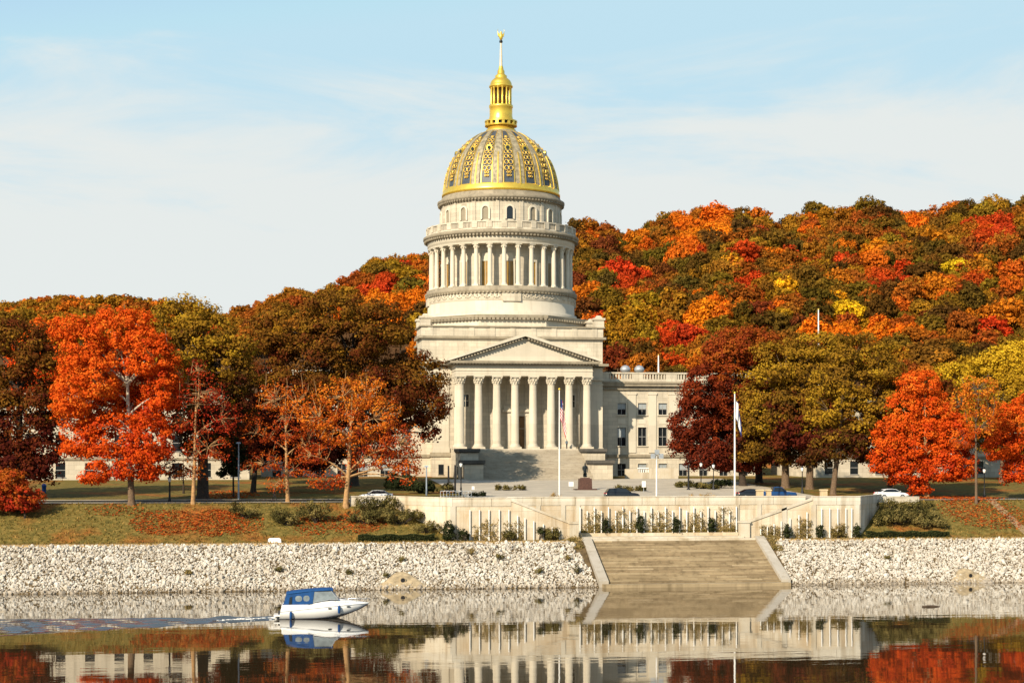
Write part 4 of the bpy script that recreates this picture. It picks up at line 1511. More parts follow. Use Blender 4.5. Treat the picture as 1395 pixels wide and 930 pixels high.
tree('oak_tree', 'huge round olive and gold oak right of the dark red maple, standing behind the flagpole', spot(1070, -76),
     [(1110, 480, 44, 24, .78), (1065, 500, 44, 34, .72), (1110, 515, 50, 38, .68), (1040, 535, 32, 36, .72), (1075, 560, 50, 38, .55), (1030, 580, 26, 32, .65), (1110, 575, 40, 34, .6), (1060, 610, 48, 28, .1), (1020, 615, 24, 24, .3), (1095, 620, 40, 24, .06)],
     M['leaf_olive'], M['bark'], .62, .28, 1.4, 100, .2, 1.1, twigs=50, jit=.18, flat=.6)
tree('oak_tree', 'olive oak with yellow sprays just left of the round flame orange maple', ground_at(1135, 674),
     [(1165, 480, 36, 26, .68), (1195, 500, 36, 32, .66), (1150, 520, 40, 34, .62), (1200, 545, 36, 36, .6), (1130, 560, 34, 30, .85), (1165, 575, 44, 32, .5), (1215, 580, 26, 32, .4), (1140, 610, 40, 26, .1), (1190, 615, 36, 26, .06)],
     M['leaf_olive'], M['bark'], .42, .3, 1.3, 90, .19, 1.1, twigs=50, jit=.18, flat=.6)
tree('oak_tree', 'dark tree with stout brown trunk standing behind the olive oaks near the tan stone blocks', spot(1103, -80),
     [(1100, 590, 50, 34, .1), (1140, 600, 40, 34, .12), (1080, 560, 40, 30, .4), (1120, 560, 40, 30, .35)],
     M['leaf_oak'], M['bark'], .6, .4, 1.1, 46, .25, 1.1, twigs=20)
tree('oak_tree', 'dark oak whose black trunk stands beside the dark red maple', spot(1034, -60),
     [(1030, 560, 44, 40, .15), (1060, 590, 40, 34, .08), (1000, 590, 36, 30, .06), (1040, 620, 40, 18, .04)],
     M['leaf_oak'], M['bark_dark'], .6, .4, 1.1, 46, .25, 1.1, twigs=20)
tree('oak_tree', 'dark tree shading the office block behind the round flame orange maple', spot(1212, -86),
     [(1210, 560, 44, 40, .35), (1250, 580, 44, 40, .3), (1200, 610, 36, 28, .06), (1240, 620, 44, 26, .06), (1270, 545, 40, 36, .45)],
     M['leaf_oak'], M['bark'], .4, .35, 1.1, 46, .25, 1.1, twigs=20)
tree('tulip_tree', 'bright yellow and olive tree behind the nearly bare tree at the right edge', spot(1365, -60),
     [(1385, 490, 40, 24, .85), (1350, 510, 34, 28, .7), (1400, 525, 44, 30, .55), (1365, 545, 44, 28, .35), (1420, 500, 40, 40, .6), (1340, 570, 40, 30, .2), (1390, 600, 50, 36, .1)],
     M['leaf_yellow'], M['bark'], .45, .3, 1.0, 58, .2, 1.2, twigs=30)
tree('tulip_tree', 'golden yellow tree behind the top of the round flame orange maple', spot(1308, -52),
     [(1300, 515, 30, 20, .8), (1325, 520, 26, 22, .75), (1290, 545, 30, 26, .4), (1330, 555, 32, 30, .3), (1305, 590, 40, 36, .1)],
     M['leaf_yellow'], M['bark'], .4, .3, 1.0, 56, .2, 1.2, twigs=30)
tree('red_maple_tree', 'dark red maple behind the pair of slender rust orange trees', spot(345, -84),
     [(330, 570, 36, 34, .35), (370, 560, 34, 32, .3), (345, 610, 40, 30, .15), (390, 600, 36, 34, .12), (310, 610, 30, 26, .12), (420, 625, 36, 24, .08)],
     M['leaf_darkred'], M['bark_dark'], .4, .3, 1.0, 44, .24, 1.15, twigs=30)
tree('red_maple_tree', 'scarlet tree peeping out behind the left shoulder of the largest orange maple', spot(52, -30),
     [(52, 455, 20, 20, .7), (70, 475, 20, 24, .6), (40, 490, 30, 30, .4), (60, 530, 34, 40, .3)],
     M['leaf_flame'], M['bark_dark'], .4, .3, 1.2, 36, .28, 1.1, twigs=10)
tree('tulip_tree', 'golden olive tree between the largest orange maple and the left edge oak', spot(85, -20),
     [(88, 475, 24, 24, .75), (95, 520, 30, 34, .65), (80, 560, 34, 40, .4), (110, 450, 26, 20, .55)],
     M['leaf_yellow'], M['bark_dark'], .4, .3, 1.2, 36, .28, 1.1, twigs=10)
tree('olive_tree', 'olive green round tree rising behind the left edge oak', spot(22, 20),
     [(28, 435, 24, 18, .6), (0, 445, 24, 20, .5), (30, 470, 40, 30, .5), (-30, 455, 30, 24, .5)],
     M['leaf_olive'], M['bark_dark'], .4, .3, 1.3, 36, .3, 1.1, twigs=10)
for k, (px, py, lab) in enumerate(((231, 683, 'small nearly leafless dark tree on the lawn right of the largest orange maple'), (250, 672, 'little flat topped dark tree on the lawn in front of the left office block'))):
    tree('ornamental_tree', lab, ground_at(px, py), [(px - 8, py - 42, 13, 9, .3), (px + 10, py - 44, 14, 9, .3), (px, py - 52, 10, 8, .3)] if k == 0 else [(px - 10, py - 26, 14, 7, .3), (px + 9, py - 28, 14, 7, .3)],
         M['leaf_oak'], M['bark_dark'], .14, .45, .6, 10, .16, .7, twigs=60, twig_r=.035)
tree('holly_tree', 'dark green holly beside the light post, behind the slender rust orange tree', spot(318, -95),
     [(315, 610, 14, 16, .6), (322, 630, 16, 16, .5), (312, 640, 14, 12, .4)], M['leaf_conifer'], M['bark_dark'], .15, .3, .7, 40, .2, 1.2, twigs=10)

# ------------------------------------------------------------------ the wooded hillside
HV = []
for k in range(9):
    lobes = [((0, 0, .62), (.42, .42, .36), .5)]
    for j in range(9):
        a = random.uniform(0, 6.28)
        rr_ = random.uniform(.16, .40)
        lobes.append(((rr_ * math.cos(a), rr_ * math.sin(a), random.uniform(.38, .82)), (random.uniform(.13, .22),) * 2 + (random.uniform(.10, .18),), random.uniform(.3, .7)))
    V, tint, CP = crown_arrays(lobes, .085, 15, .038, .85, .8, .18)
    HV.append((V, tint))
hm = bpy.data.materials.new('hillside_leaves')
hm.use_nodes = True
t = hm.node_tree
t.nodes.clear()
oi = nd(t, 'ShaderNodeObjectInfo')
at = nd(t, 'ShaderNodeAttribute', attribute_name='tint')
vr = ramp(t, at.outputs['Fac'], [(0.1, (0.5, 0.42, 0.5)), (0.5, (1, 1, 1)), (0.9, (1.65, 1.6, 1.25))])
finish_leaf(t, mixc(t, 1.0, oi.outputs['Color'], vr.outputs[0], 'MULTIPLY'), .28)
fm = bpy.data.materials.new('forest_leaves')
fm.use_nodes = True
t = fm.node_tree
t.nodes.clear()
at = nd(t, 'ShaderNodeAttribute', attribute_name='tint')
finish_leaf(t, at.outputs['Color'], .28)
trunk_q = []
for k in range(6):
    a0, a1 = TAU * k / 6, TAU * (k + 1) / 6
    trunk_q.append([(.022 * math.cos(a0), .022 * math.sin(a0), -.12), (.022 * math.cos(a1), .022 * math.sin(a1), -.12), (.010 * math.cos(a1), .010 * math.sin(a1), .7), (.010 * math.cos(a0), .010 * math.sin(a0), .7)])
trunk_q = np.array(trunk_q)
HM = []
for V, tint in HV:
    me = quads('hillside_tree', np.concatenate([V, trunk_q]), [hm, M['bark']], np.concatenate([tint, np.full(6, .3)]))
    mi = np.zeros(len(V) + 6, np.int32)
    mi[len(V):] = 1
    me.polygons.foreach_set('material_index', mi)
    HM.append(me)
HCOL = {'olive': (0.175, 0.092, 0.014), 'deep olive': (0.10, 0.056, 0.012), 'golden olive': (0.33, 0.155, 0.016), 'rust brown': (0.31, 0.092, 0.014), 'russet orange': (0.52, 0.14, 0.013),
        'bright orange': (0.66, 0.175, 0.013), 'scarlet': (0.52, 0.062, 0.013), 'lemon yellow': (0.62, 0.34, 0.016), 'maroon brown': (0.17, 0.045, 0.014)}
# patches of one colour where the photograph shows them
PATCH = [(1352, 320, 26, 18, 'scarlet'), (1240, 293, 22, 14, 'bright orange'), (1098, 290, 12, 12, 'russet orange'), (1030, 390, 22, 9, 'scarlet'), (960, 308, 40, 14, 'bright orange'), (930, 335, 18, 14, 'bright orange'),
         (850, 385, 22, 16, 'scarlet'), (870, 340, 20, 10, 'russet orange'), (808, 395, 12, 14, 'russet orange'), (965, 440, 26, 16, 'bright orange'), (920, 460, 24, 14, 'scarlet'), (1150, 415, 18, 18, 'lemon yellow'),
         (1200, 390, 20, 12, 'scarlet'), (1240, 382, 14, 10, 'scarlet'), (1345, 440, 20, 10, 'scarlet'), (1190, 460, 55, 12, 'bright orange'), (1275, 405, 20, 14, 'russet orange'), (1080, 358, 12, 10, 'scarlet'), (1290, 370, 14, 8, 'lemon yellow'),
         (1200, 355, 14, 10, 'bright orange'), (1375, 385, 20, 20, 'russet orange'), (540, 420, 40, 18, 'bright orange'), (515, 396, 22, 8, 'scarlet'), (440, 400, 30, 12, 'russet orange'), (350, 430, 24, 16, 'rust brown'), (568, 372, 10, 8, 'russet orange'), (480, 385, 20, 12, 'rust brown'),
         (770, 420, 30, 40, 'maroon brown'), (870, 450, 30, 14, 'golden olive'), (1300, 320, 30, 12, 'golden olive')]
NAMES = list(HCOL)
WT = np.array([.27, .12, .22, .21, .085, .02, .018, .008, .065])
WT /= WT.sum()
# above this line of the photograph nothing nearer stands in front of the hill
FRONT = [(0, 380), (195, 400), (240, 402), (330, 450), (400, 425), (480, 402), (560, 440), (580, 470), (600, 445), (820, 445), (830, 510), (900, 512), (960, 480), (1000, 448), (1080, 470), (1130, 455), (1200, 470), (1280, 505), (1340, 470), (1395, 455)]
cand = []
sp_ = 5.8
for j in range(int((HY1 + 26 - 430) / sp_)):
    for i in range(-60, 60):
        Y = 430 + j * sp_ + random.uniform(-2.6, 2.6)
        X = (i + .5 * (j % 2)) * sp_ + random.uniform(-2.6, 2.6)
        px = 697.5 + X * F / Y
        if not (285 < px < 1425):
            continue
        u, v = to_site(X, Y)
        z = ground(u, v)
        if z < 20:
            continue
        h = random.choice((random.uniform(6, 8.5), random.uniform(7.5, 10.5), random.uniform(8.5, 12.5)))
        ty = YH - (z + h - CZ) * F / Y
        if 590 < px < 775 and ty > 270:
            continue
        if ty > interp(px, FRONT) + 8:
            continue
        cy = YH - (z + h * .6 - CZ) * F / Y
        cname = None
        for (qx, qy, qrx, qry, cn) in PATCH:
            if ((px - qx) / (qrx + 2)) ** 2 + ((cy - qy) / (qry + 4)) ** 2 < 1 and random.random() < .85:
                cname = cn
        if cname is None:
            cname = NAMES[RNG.choice(len(NAMES), p=WT)]
        cand.append((Y, X, px, cy, u, v, z, h, cname))
cand.sort()
print('HILL TREES', len(cand))
HG = 'autumn trees on the wooded hillside'
def zone(px, cy):
    if px < 600:
        return 'on the hillside left of the dome'
    side_ = 'just right of the dome' if px < 900 else 'behind the dark red maple' if px < 1080 else 'behind the big olive oaks' if px < 1230 else 'towards the right end of the ridge'
    hh = 'near the skyline' if cy < 335 else 'half way up the hillside' if cy < 400 else 'low on the hillside'
    return hh + ' ' + side_
rest = []
for i, (Y, X, px, cy, u, v, z, h, cn) in enumerate(cand):
    cc = np.array(HCOL[cn]) * RNG.uniform(.8, 1.25, 3) ** np.array([.6, 1, .6])
    w_ = h * random.uniform(.72, 1.08)
    rz = random.uniform(0, 6.28)
    k = random.randrange(len(HM))
    if i < 290:
        o = bpy.data.objects.new('hillside_tree', HM[k])
        col.objects.link(o)
        o.location = (u, v, z)
        o.scale = (w_, w_, h)
        o.rotation_euler = (0, 0, rz)
        o.color = (*cc, 1)
        tag(o, f'{cn} tree {zone(px, cy)}', 'tree', HG)
    else:
        V, tint = HV[k]
        sel = RNG.random(len(V)) < .8
        V, tint = V[sel], tint[sel]
        ca, sa = math.cos(rz), math.sin(rz)
        Q = V @ np.array([[ca, sa, 0], [-sa, ca, 0], [0, 0, 1]])
        Q = Q * np.array([w_, w_, h]) + np.array([u, v, z])
        f = np.interp(tint, [0, .5, 1], [.5, 1, 1.6])[:, None]
        rest.append((Q, np.concatenate([cc[None] * f, np.ones((len(Q), 1))], 1)))
if rest:
    o = put('hillside_forest', quads('hillside_forest', np.concatenate([r[0] for r in rest]), fm, np.concatenate([r[1] for r in rest])))
    tag(o, 'mass of autumn woodland along the skyline of the hill', 'forest', kind='stuff')
# a second, farther hill to the left
far = []
for j in range(1500):
    Y = random.uniform(930, 1170)
    px = random.uniform(-60, 420)
    X = (px - 697.5) * Y / F
    u, v = to_site(X, Y)
    z = ground(u, v)
    h = random.uniform(10, 14)
    ty = YH - (z + h - CZ) * F / Y
    if ty > 445 or ty > interp(px, FAR) + 40:
        continue
    k = random.randrange(len(HV))
    V, tint = HV[k]
    sel = RNG.random(len(V)) < .2
    V, tint = V[sel], tint[sel]
    cen = V.mean(1, keepdims=True)
    V = cen + (V - cen) * 1.9
    cn = ['golden olive', 'russet orange', 'olive', 'rust brown'][RNG.choice(4, p=[.5, .32, .08, .10])]
    cc = np.array(HCOL[cn]) * RNG.uniform(.85, 1.2)
    f = np.interp(tint, [0, .5, 1], [.5, 1, 1.6])[:, None]
    far.append((V * np.array([h, h, h]) + np.array([u, v, z]), np.concatenate([cc[None] * f, np.ones((len(V), 1))], 1)))
print('FAR', len(far))
if far:
    o = put('far_forest', quads('far_forest', np.concatenate([r[0] for r in far]), fm, np.concatenate([r[1] for r in far])))
    tag(o, 'golden woodland on the far low hill at the left', 'forest', kind='stuff')
# ------------------------------------------------------------------ the river wall
FV, BV = -125.5, -122.6               # front layer and recessed back layer
WT_Z = 10.57
def uf(px):
    return u_at(px, FV)
wall = thing('river_wall', 'long cream stone river wall with sloping stair parapets and pale upright strips', 'wall', (0, -124, 5))
ul1, ul2, ul3 = uf(616), uf(693), uf(776)
ul0 = ul1
WB = -115.0                           # where the two angled wings meet the low parapet on top of the bank
uwl, uwr = WALL_L - 6.9, WALL_R + 6.9
upl, upr = u_at(477, WB), u_at(1252, WB)
ur3, ur2, ur1 = uf(1020), uf(1110), uf(1172)
cl, cr_ = u_at(692, BV), u_at(1112, BV)
LZ = 7.15                             # top of the low stair ends
b = MB()
b.prism([(ul0, 4), (ul3, 4), (ul3, LZ), (ul2 + .3, 10.05), (ul0, 10.05)][::-1], 'y', FV, FV + .5)
b.prism([(ur3, 4), (ur1, 4), (ur1, 10.05), (ur2 - .3, 10.05), (ur3, LZ)][::-1], 'y', FV, FV + .5)
b.box(cl, cr_, BV, BV + .6, 4, 10.05)
b.box(ul0, cl + .5, FV + .5, BV + .3, 8.9, 10.0)
b.box(cr_ - .5, ur1, FV + .5, BV + .3, 8.9, 10.0)
# both ends turn back at an angle into the bank
def wing_poly(s_, out, inn):
    ua, ub = (ul1, uwl) if s_ < 0 else (ur1, uwr)
    q = [(ua, FV - out), (ub, WB - out), (ub, WB + inn), (ua, FV + inn)]
    return q[::-1] if s_ < 0 else q
for s_ in (-1, 1):
    b.prism(wing_poly(s_, 0, .6), 'z', 4, 10.05)
b.box(upl, uwl, WB, WB + .5, 8.5, 9.45)
b.box(uwr, upr, WB, WB + .5, 8.5, 9.45)
part('wall_face', b, M['rwall'], wall)
b = MB()                              # parapet blocks with open joints
def blocks(u0, u1, v0, v1, z0, z1, n):
    for i in range(n):
        a_ = u0 + (u1 - u0) * i / n
        c_ = u0 + (u1 - u0) * (i + 1) / n
        b.box(a_ + .025, c_ - .025, v0, v1, z0, z1)
blocks(ul0, ul2 + .3, FV - .07, FV + .55, 9.45, 10.45, 3)
blocks(ur2 - .3, ur1, FV - .07, FV + .55, 9.45, 10.45, 2)
blocks(ul2 + .3, ur2 - .3, BV - .07, BV + .62, 9.45, 10.45, 9)
for s_ in (-1, 1):
    b.prism(wing_poly(s_, .09, .68), 'z', 9.45, 10.45)
blocks(upl, uwl, WB - .07, WB + .57, 9.45, 10.45, 3)
b.box(uwr, upr, WB - .07, WB + .57, 9.45, 10.1)
part('parapet', b, M['rwall_pale'], wall)
b = MB()                              # coping
b.box(ul0, ul2 + .3, FV - .14, FV + .62, 10.45, WT_Z)
b.box(ur2 - .3, ur1, FV - .14, FV + .62, 10.45, WT_Z)
b.box(ul2 + .3, ur2 - .3, BV - .14, BV + .7, 10.452, WT_Z + .002)
for s_ in (-1, 1):
    b.prism(wing_poly(s_, .17, .75), 'z', 10.451, WT_Z + .001)
b.box(upl, uwl, WB - .14, WB + .64, 10.45, WT_Z)
b.box(uwr, upr, WB - .14, WB + .64, 10.1, 10.22)
for x0, x1, z0, z1 in ((ul2 + .3, ul3, 10.06, LZ + .01), (ur3, ur2 - .3, LZ + .01, 10.06)):
    b.prism([(x0, z0), (x1, z1), (x1, z1 + .3), (x0, z0 + .3)][::-1], 'y', FV - .12, FV + .6)
part('coping', b, M['rwall_pale'], wall)
b = MB()                              # the two stair flights between the layers
for s_, (x0, x1) in ((1, (ul2, ul3)), (-1, (ur2, ur3))):
    for i in range(28):
        z1 = 9.6 - (9.6 - 5.6) * (i + 1) / 29
        a_, c_ = sorted((x0 + (x1 - x0) * i / 28, x0 + (x1 - x0) * (i + 1) / 28))
        b.box(a_, c_, FV + .51, BV - .01, 4, z1)
part('stair_flight', b, M['rwall_pale'], wall)
for x0, x1 in ((ul3 - .05, ul3 + 1.1), (ur3 - 1.15, ur3 + .05)):
    b = MB()
    b.box(x0, x1, FV - .35, FV + .75, 4, 7.15)
    b.box(x0 - .1, x1 + .1, FV - .45, FV + .85, 7.15, 7.4)
    part('stair_pier', b, M['rwall_pale'], wall)
for px, v in ((617, FV), (1068, FV), (1108, FV), (1167, FV)):
    b = MB()
    u = u_at(px, v)
    b.box(u - .35, u + .35, v - .12, v - .003, 4, 9.44)
    part('pilaster', b, M['rwall_pale'], wall)
for px in (733, 767, 787, 1004, 1034):
    b = MB()
    u = u_at(px, BV)
    b.box(u - .3, u + .3, BV - .12, BV - .003, 4, 9.44)
    part('pilaster', b, M['rwall_pale'], wall)
b = MB()
b.box(u_at(789, BV), u_at(1003, BV), BV - .9, BV - .13, 4.5, 5.85)
part('planting_ledge', b, M['rwall'], wall)
# pale upright strips
sb = MB()
sb.box(-.065, .065, -.12, 0, 0, 1.0)
strip_m = sb.mesh('upright_strip', M['strip'])
def strip(px, v, zb, zt):
    o = put('upright_strip', strip_m, wall, (u_at(px, v), v + 124 - .02, zb - 5))
    o.scale = (1, 1, zt - zb)
for px in (640, 653, 666, 680, 693, 705, 715, 727, 740, 752, 762):
    top = 9.0 if px < 694 else interp(px, [(694, 8.6), (770, 6.2)])
    strip(px, FV - .14, 5.0, top)
for i in range(23):
    strip(790 + 213 * i / 22, BV - .25, 5.85 if i % 3 else 5.7, 9.2 if i % 2 == 0 else 8.7)
for px in (1036, 1045, 1054, 1064, 1076, 1088, 1099, 1119, 1130, 1141, 1152, 1160):
    top = 9.0 if px > 1108 else interp(px, [(1030, 6.2), (1108, 8.8)])
    strip(px, FV - .14, 5.0, top)
# climbing plants between the strips
def leaf_patch(name, boxes, leaf, size, label, cat, group=None, woody=True):
    """leaf clumps filling boxes (u0,u1,v0,v1,z0,z1,n); base at the lowest corner"""
    P, T = [], []
    for (u0, u1, v0, v1, z0, z1, n) in boxes:
        nc = max(3, n // 14)
        c = np.stack([RNG.uniform(u0, u1, nc), RNG.uniform(v0, v1, nc), z0 + (z1 - z0) * RNG.uniform(0, 1, nc) ** 1.25], -1)
        ct = np.clip(RNG.normal(.5, .2, nc), 0, 1)
        k = RNG.integers(0, nc, n)
        P.append(c[k] + RNG.normal(0, .16, (n, 3)) * np.array([1, .6, 1]))
        T.append(np.clip(ct[k] + RNG.normal(0, .12, n), 0, 1))
    P, T = np.concatenate(P), np.concatenate(T)
    V = leaf_quads(P, RNG.normal(0, .6, (len(P), 3)) + np.array([0, -.8, .4]), size)
    base = Vector((float(P[:, 0].mean()), float(P[:, 1].mean()), float(P[:, 2].min())))
    o = put(name, quads(name, V - np.array(base), leaf, T), None, base)
    return tag(o, label, cat, group)
VG = 'climbing plants on the river wall'
vines = [(645, 680, FV, 7.6, 'tan climbing plant on the river wall left of the rounded dark shrub'), (684, 712, FV, 7.4, 'olive climbing plant on the wall behind the rounded dark shrub'), (738, 762, FV, 6.6, 'olive climbing plant at the foot of the left stair parapet'),
         (792, 816, BV, 8.4, 'climbing plant in the recess left of its first dark cypress'), (832, 866, BV, 8.8, 'climbing plant in the recess between the first and second dark cypress'), (882, 912, BV, 8.7, 'climbing plant in the recess between the second and third dark cypress'),
         (932, 960, BV, 8.6, 'climbing plant in the recess between the third and fourth dark cypress'), (976, 1000, BV, 8.9, 'climbing plant at the right end of the recess beside the fourth dark cypress'),
         (1036, 1066, FV, 6.6, 'climbing plant at the foot of the right stair parapet'), (1084, 1104, FV, 7.6, 'tan climbing plant between the first two dark shrubs right of the river steps'), (1132, 1152, FV, 7.0, 'tan climbing plant near the right end of the river wall')]
for px0, px1, v, zt, lab in vines:
    zb = 5.1 if v == FV else 5.85
    u0, u1 = u_at(px0, v), u_at(px1, v)
    vo = v - .16 if v == FV else v - .3
    o = leaf_patch('climbing_plant', [(u0, u1, vo - .15, vo, zb, zt, 600), (u0, u1, vo - .2, vo, zb, zb + 1.2, 380)], M['leaf_vine'], .08, lab, 'climber', VG)

# ------------------------------------------------------------------ steps down to the river
st = thing('river_steps', 'broad brown stone steps going down to the river between two sloping pale kerbs', 'steps', (4.3, -138, 0))
b = MB()
n = 30
U0, U1 = -6.6, 15.0
for i in range(n):
    z1 = 5.15 - (5.15 - .45) * (i + 1) / (n + 1) + random.uniform(-.012, .012)
    v0 = -127.0 - 10.6 * i / n
    x = U0
    while x < U1 - .01:
        x2 = min(U1, x + random.uniform(2.4, 7.0))
        x2 = U1 if U1 - x2 < 1 else x2
        b.mat = random.choices((0, 1, 2), (.5, .34, .16))[0]
        b.box(x + .004, x2 - .004, v0 - 10.6 / n - (.03 if i < n - 1 else .25), v0, -1.2, z1 - .09 - random.uniform(0, .004))
        b.box(x + .004, x2 - .004, v0 - 10.6 / n - (.07 if i < n - 1 else .29), v0 + .002, z1 - .088, z1 + random.uniform(-.012, .006))
        x = x2
b.mat = 0
b.box(U0 - .8, U1 + .8, -139.4, -137.9, -1.6, .42)
part('step_treads', b, [M['rstep'], M['rstep_worn'], M['rstep_pale']], st)
b = MB()
b.box(-8.2, 17.0, -126.99, FV - .5, 3, 5.25)
b.box(u_at(789, BV), u_at(1004, BV), FV - .49, BV - .91, 3, 5.45)
part('landing', b, M['rwall_pale'], st)
for x0, x1 in ((U0 - 1.15, U0 - .002), (U1 + .002, U1 + 1.15)):
    b = MB()
    b.prism([(-126.6, 3.5), (-126.6, 5.5), (-127.2, 5.5), (-138.2, .75), (-138.2, -1)], 'x', x0, x1)
    part('sloping_kerb', b, M['rcheek'], st)

# ------------------------------------------------------------------ shrubs
def shrub(label, base, w, h, leaf, cone=False, group=None, name='shrub', size=.10, n=None):
    t = thing(name, label, 'shrub', base, group)
    if cone:
        lobes = [((0, 0, h * .28), (w * .5, w * .5, h * .3), .45), ((0, 0, h * .55), (w * .4, w * .4, h * .3), .5), ((0, 0, h * .8), (w * .22, w * .22, h * .22), .55)]
    else:
        lobes = []
        for k in range(max(4, int(w * 2.2))):
            x = random.uniform(-.42, .42) * w
            lobes.append(((x, random.uniform(-.2, .2) * min(w, 4), h * random.uniform(.25, .68)), (min(w * .22, h * .5) * random.uniform(.6, 1.15), min(w * .22, h * .5), h * random.uniform(.18, .36)), random.uniform(.2, .85)))
    rag = name == 'bush'
    V, tint, CP = crown_arrays(lobes, .42 if rag else .30, 34 if rag else 20, size * (.85 if rag else 1), .62 if rag else .9, 1.0, .24 if rag else .2)
    put('foliage', quads('foliage', V, leaf, tint), t, (0, 0, 0))
    b = MB()
    for k in range(14 if name == 'bush' else 4):
        q = Vector(CP[random.randrange(len(CP))]) * (1.12 if name == 'bush' else 1)
        b.tube(bend((0, 0, -.2), q, .05, .1, 3), [.06, .05, .03, .012], 5)
    part('stem', b, M['bark_dark'], t, (0, 0, 0))
    return t
def wp(px, v, z=None):
    u = u_at(px, v)
    return (u, v, ground(u, v) if z is None else z)
CY = 'dark cypress shrubs in the wall recess'
for px, w, h, lab in ((825, 1.15, 2.1, 'first dark cypress from the left in the wall recess'), (872, 1.3, 2.6, 'second dark cypress in the wall recess, the tallest of the four'), (921, 1.2, 2.2, 'third dark cypress in the wall recess'), (969, 1.2, 2.2, 'fourth dark cypress in the wall recess, nearest the right stair')):
    shrub(lab, wp(px, BV - .62, 5.8), w, h, M['leaf_conifer'], True, CY, 'cypress_shrub', .09)
RS = 'dark upright shrubs along the river wall'
for px, w, h, lab in ((611, 1.7, 2.7, 'tall dark upright shrub at the left end of the pale wall strips'), (632, 1.4, 1.9, 'low dark shrub beside the tall upright shrub at the foot of the wall'), (695, 2.2, 1.8, 'rounded dark shrub in the middle of the left wall panels'), (734, 1.2, 2.1, 'square dark shrub under the left stair parapet'),
                      (752, 1.6, 1.9, 'olive shrub next to the square dark shrub under the left stair parapet'), (1073, 1.1, 2.0, 'dark upright shrub right of the right stair pier'), (1117, 1.1, 2.0, 'dark upright shrub midway along the right wall panels'), (1167, 1.1, 1.9, 'dark upright shrub at the right corner of the river wall'), (1143, 1.1, 1.8, 'tan green shrub left of the one at the right wall corner')):
    shrub(lab, wp(px, FV - .9), w, h, M['leaf_vine'] if px == 1143 else M['leaf_bush'] if px in (752, 695) else M['leaf_conifer'], px in (611, 1073, 1117, 1167), RS, 'upright_shrub')
BK = 'bushes on the grass bank'
for px, py, w, h, lab in ((515, 700, 5.0, 3.0, 'green bush on the bank below the left end of the river wall parapet'), (548, 714, 5.6, 3.0, 'broad green bush against the left end of the river wall'), (497, 714, 4.2, 2.6, 'green bush right of the broad rust orange tree'), (578, 726, 3.4, 1.9, 'low green bush where the river wall meets the bank'),
                          (333, 706, 3.6, 2.5, 'rounded grey green bush on the bank below the slender light post'), (395, 716, 3.8, 3.2, 'feathery olive bush below the smaller bare limbed rust tree'), (430, 712, 4.2, 3.6, 'straggling olive bush in front of the broad rust orange tree'),
                          (1222, 714, 5.6, 3.0, 'olive green bush against the right end of the river wall'), (1262, 718, 5.2, 3.2, 'olive bush on the bank below the round flame orange maple'), (1195, 716, 2.4, 2.0, 'small green bush at the right wall return'), (1215, 696, 3.6, 2.2, 'upper green bush behind the right wall return'), (1252, 697, 4.6, 2.4, 'upper olive bush beside the trunk of the round flame orange maple')):
    shrub(lab, ground_at(px, py), w, h * .8, M['leaf_bush'], False, BK, 'bush', .11)
# clipped hedges along the foot of the bank
def hedge(label, u0, u1, v, zb, w, h, leaf=None, group='clipped hedges'):
    t = thing('hedge', label, 'hedge', ((u0 + u1) / 2, v, zb), group)
    n = int((u1 - u0) * 700)
    P = np.stack([RNG.uniform(u0, u1, n), v + w * RNG.uniform(-.5, .5, n), zb + h * RNG.uniform(0, 1, n) ** .6], -1)
    P[:, 2] += .1 * np.sin(P[:, 0] * 2.1) * (P[:, 2] > zb + h * .6)
    V = leaf_quads(P, RNG.normal(0, .6, (n, 3)) + np.array([-.2, -.6, .6]), .10)
    b0 = np.array(t.location)
    put('foliage', quads('foliage', V - b0, leaf or M['leaf_conifer'], np.clip(RNG.normal(.55, .2, n), 0, 1)), t, (0, 0, 0))
    b = MB()
    k = u0
    while k < u1:
        b.tube([(k - b0[0], 0, -.3), (k - b0[0], 0, h * .8)], .03, 5)
        k += .8
    part('stem', b, M['bark_dark'], t, (0, 0, 0))
hedge('low clipped hedge at the foot of the bank left of the river wall', u_at(488, -126), u_at(592, -126), -126.0, 5.1, .9, .85)
hedge('low clipped hedge at the foot of the bank right of the river wall', u_at(1180, -126), u_at(1292, -126), -126.0, 5.1, .9, .8)
PS = 'low planting on the plaza'
u, v, z = ground_at(695, 668)
shrub('low dark shrub bed on the plaza in front of the stairs', (u, v, z), 5.2, .95, M['leaf_bush'], False, PS, 'low_shrub', .1)
u, v, z = ground_at(862, 669)
shrub('low green and tan shrub bed on the plaza in front of the right wing', (u, v, z), 5.4, 1.05, M['leaf_bush'], False, PS, 'low_shrub', .1)
for px, py, w, h, lab in ((604, 672, 2.6, 1.6, 'rounded hedge behind the white railing left of the plaza'), (570, 672, 5.0, 1.9, 'dark clump of shrubs left of the grey light post'), (647, 676, 3.0, .8, 'dark low shrub at the right end of the white railing'), (553, 668, 5.0, 3.0, 'large dark evergreen shrub under the broad rust orange tree'),
                          (931, 664, 3.0, 1.2, 'dark shrub beside the black lamp post at the right wing'), (960, 666, 4.0, 1.2, 'olive shrub between two black lamp posts right of the wing'), (983, 665, 3.0, 1.5, 'dark shrub under the dark red maple')):
    shrub(lab, ground_at(px, py), w, h, M['leaf_conifer'] if px in (570, 553, 983, 647) else M['leaf_bush'], False, PS, 'low_shrub', .12)
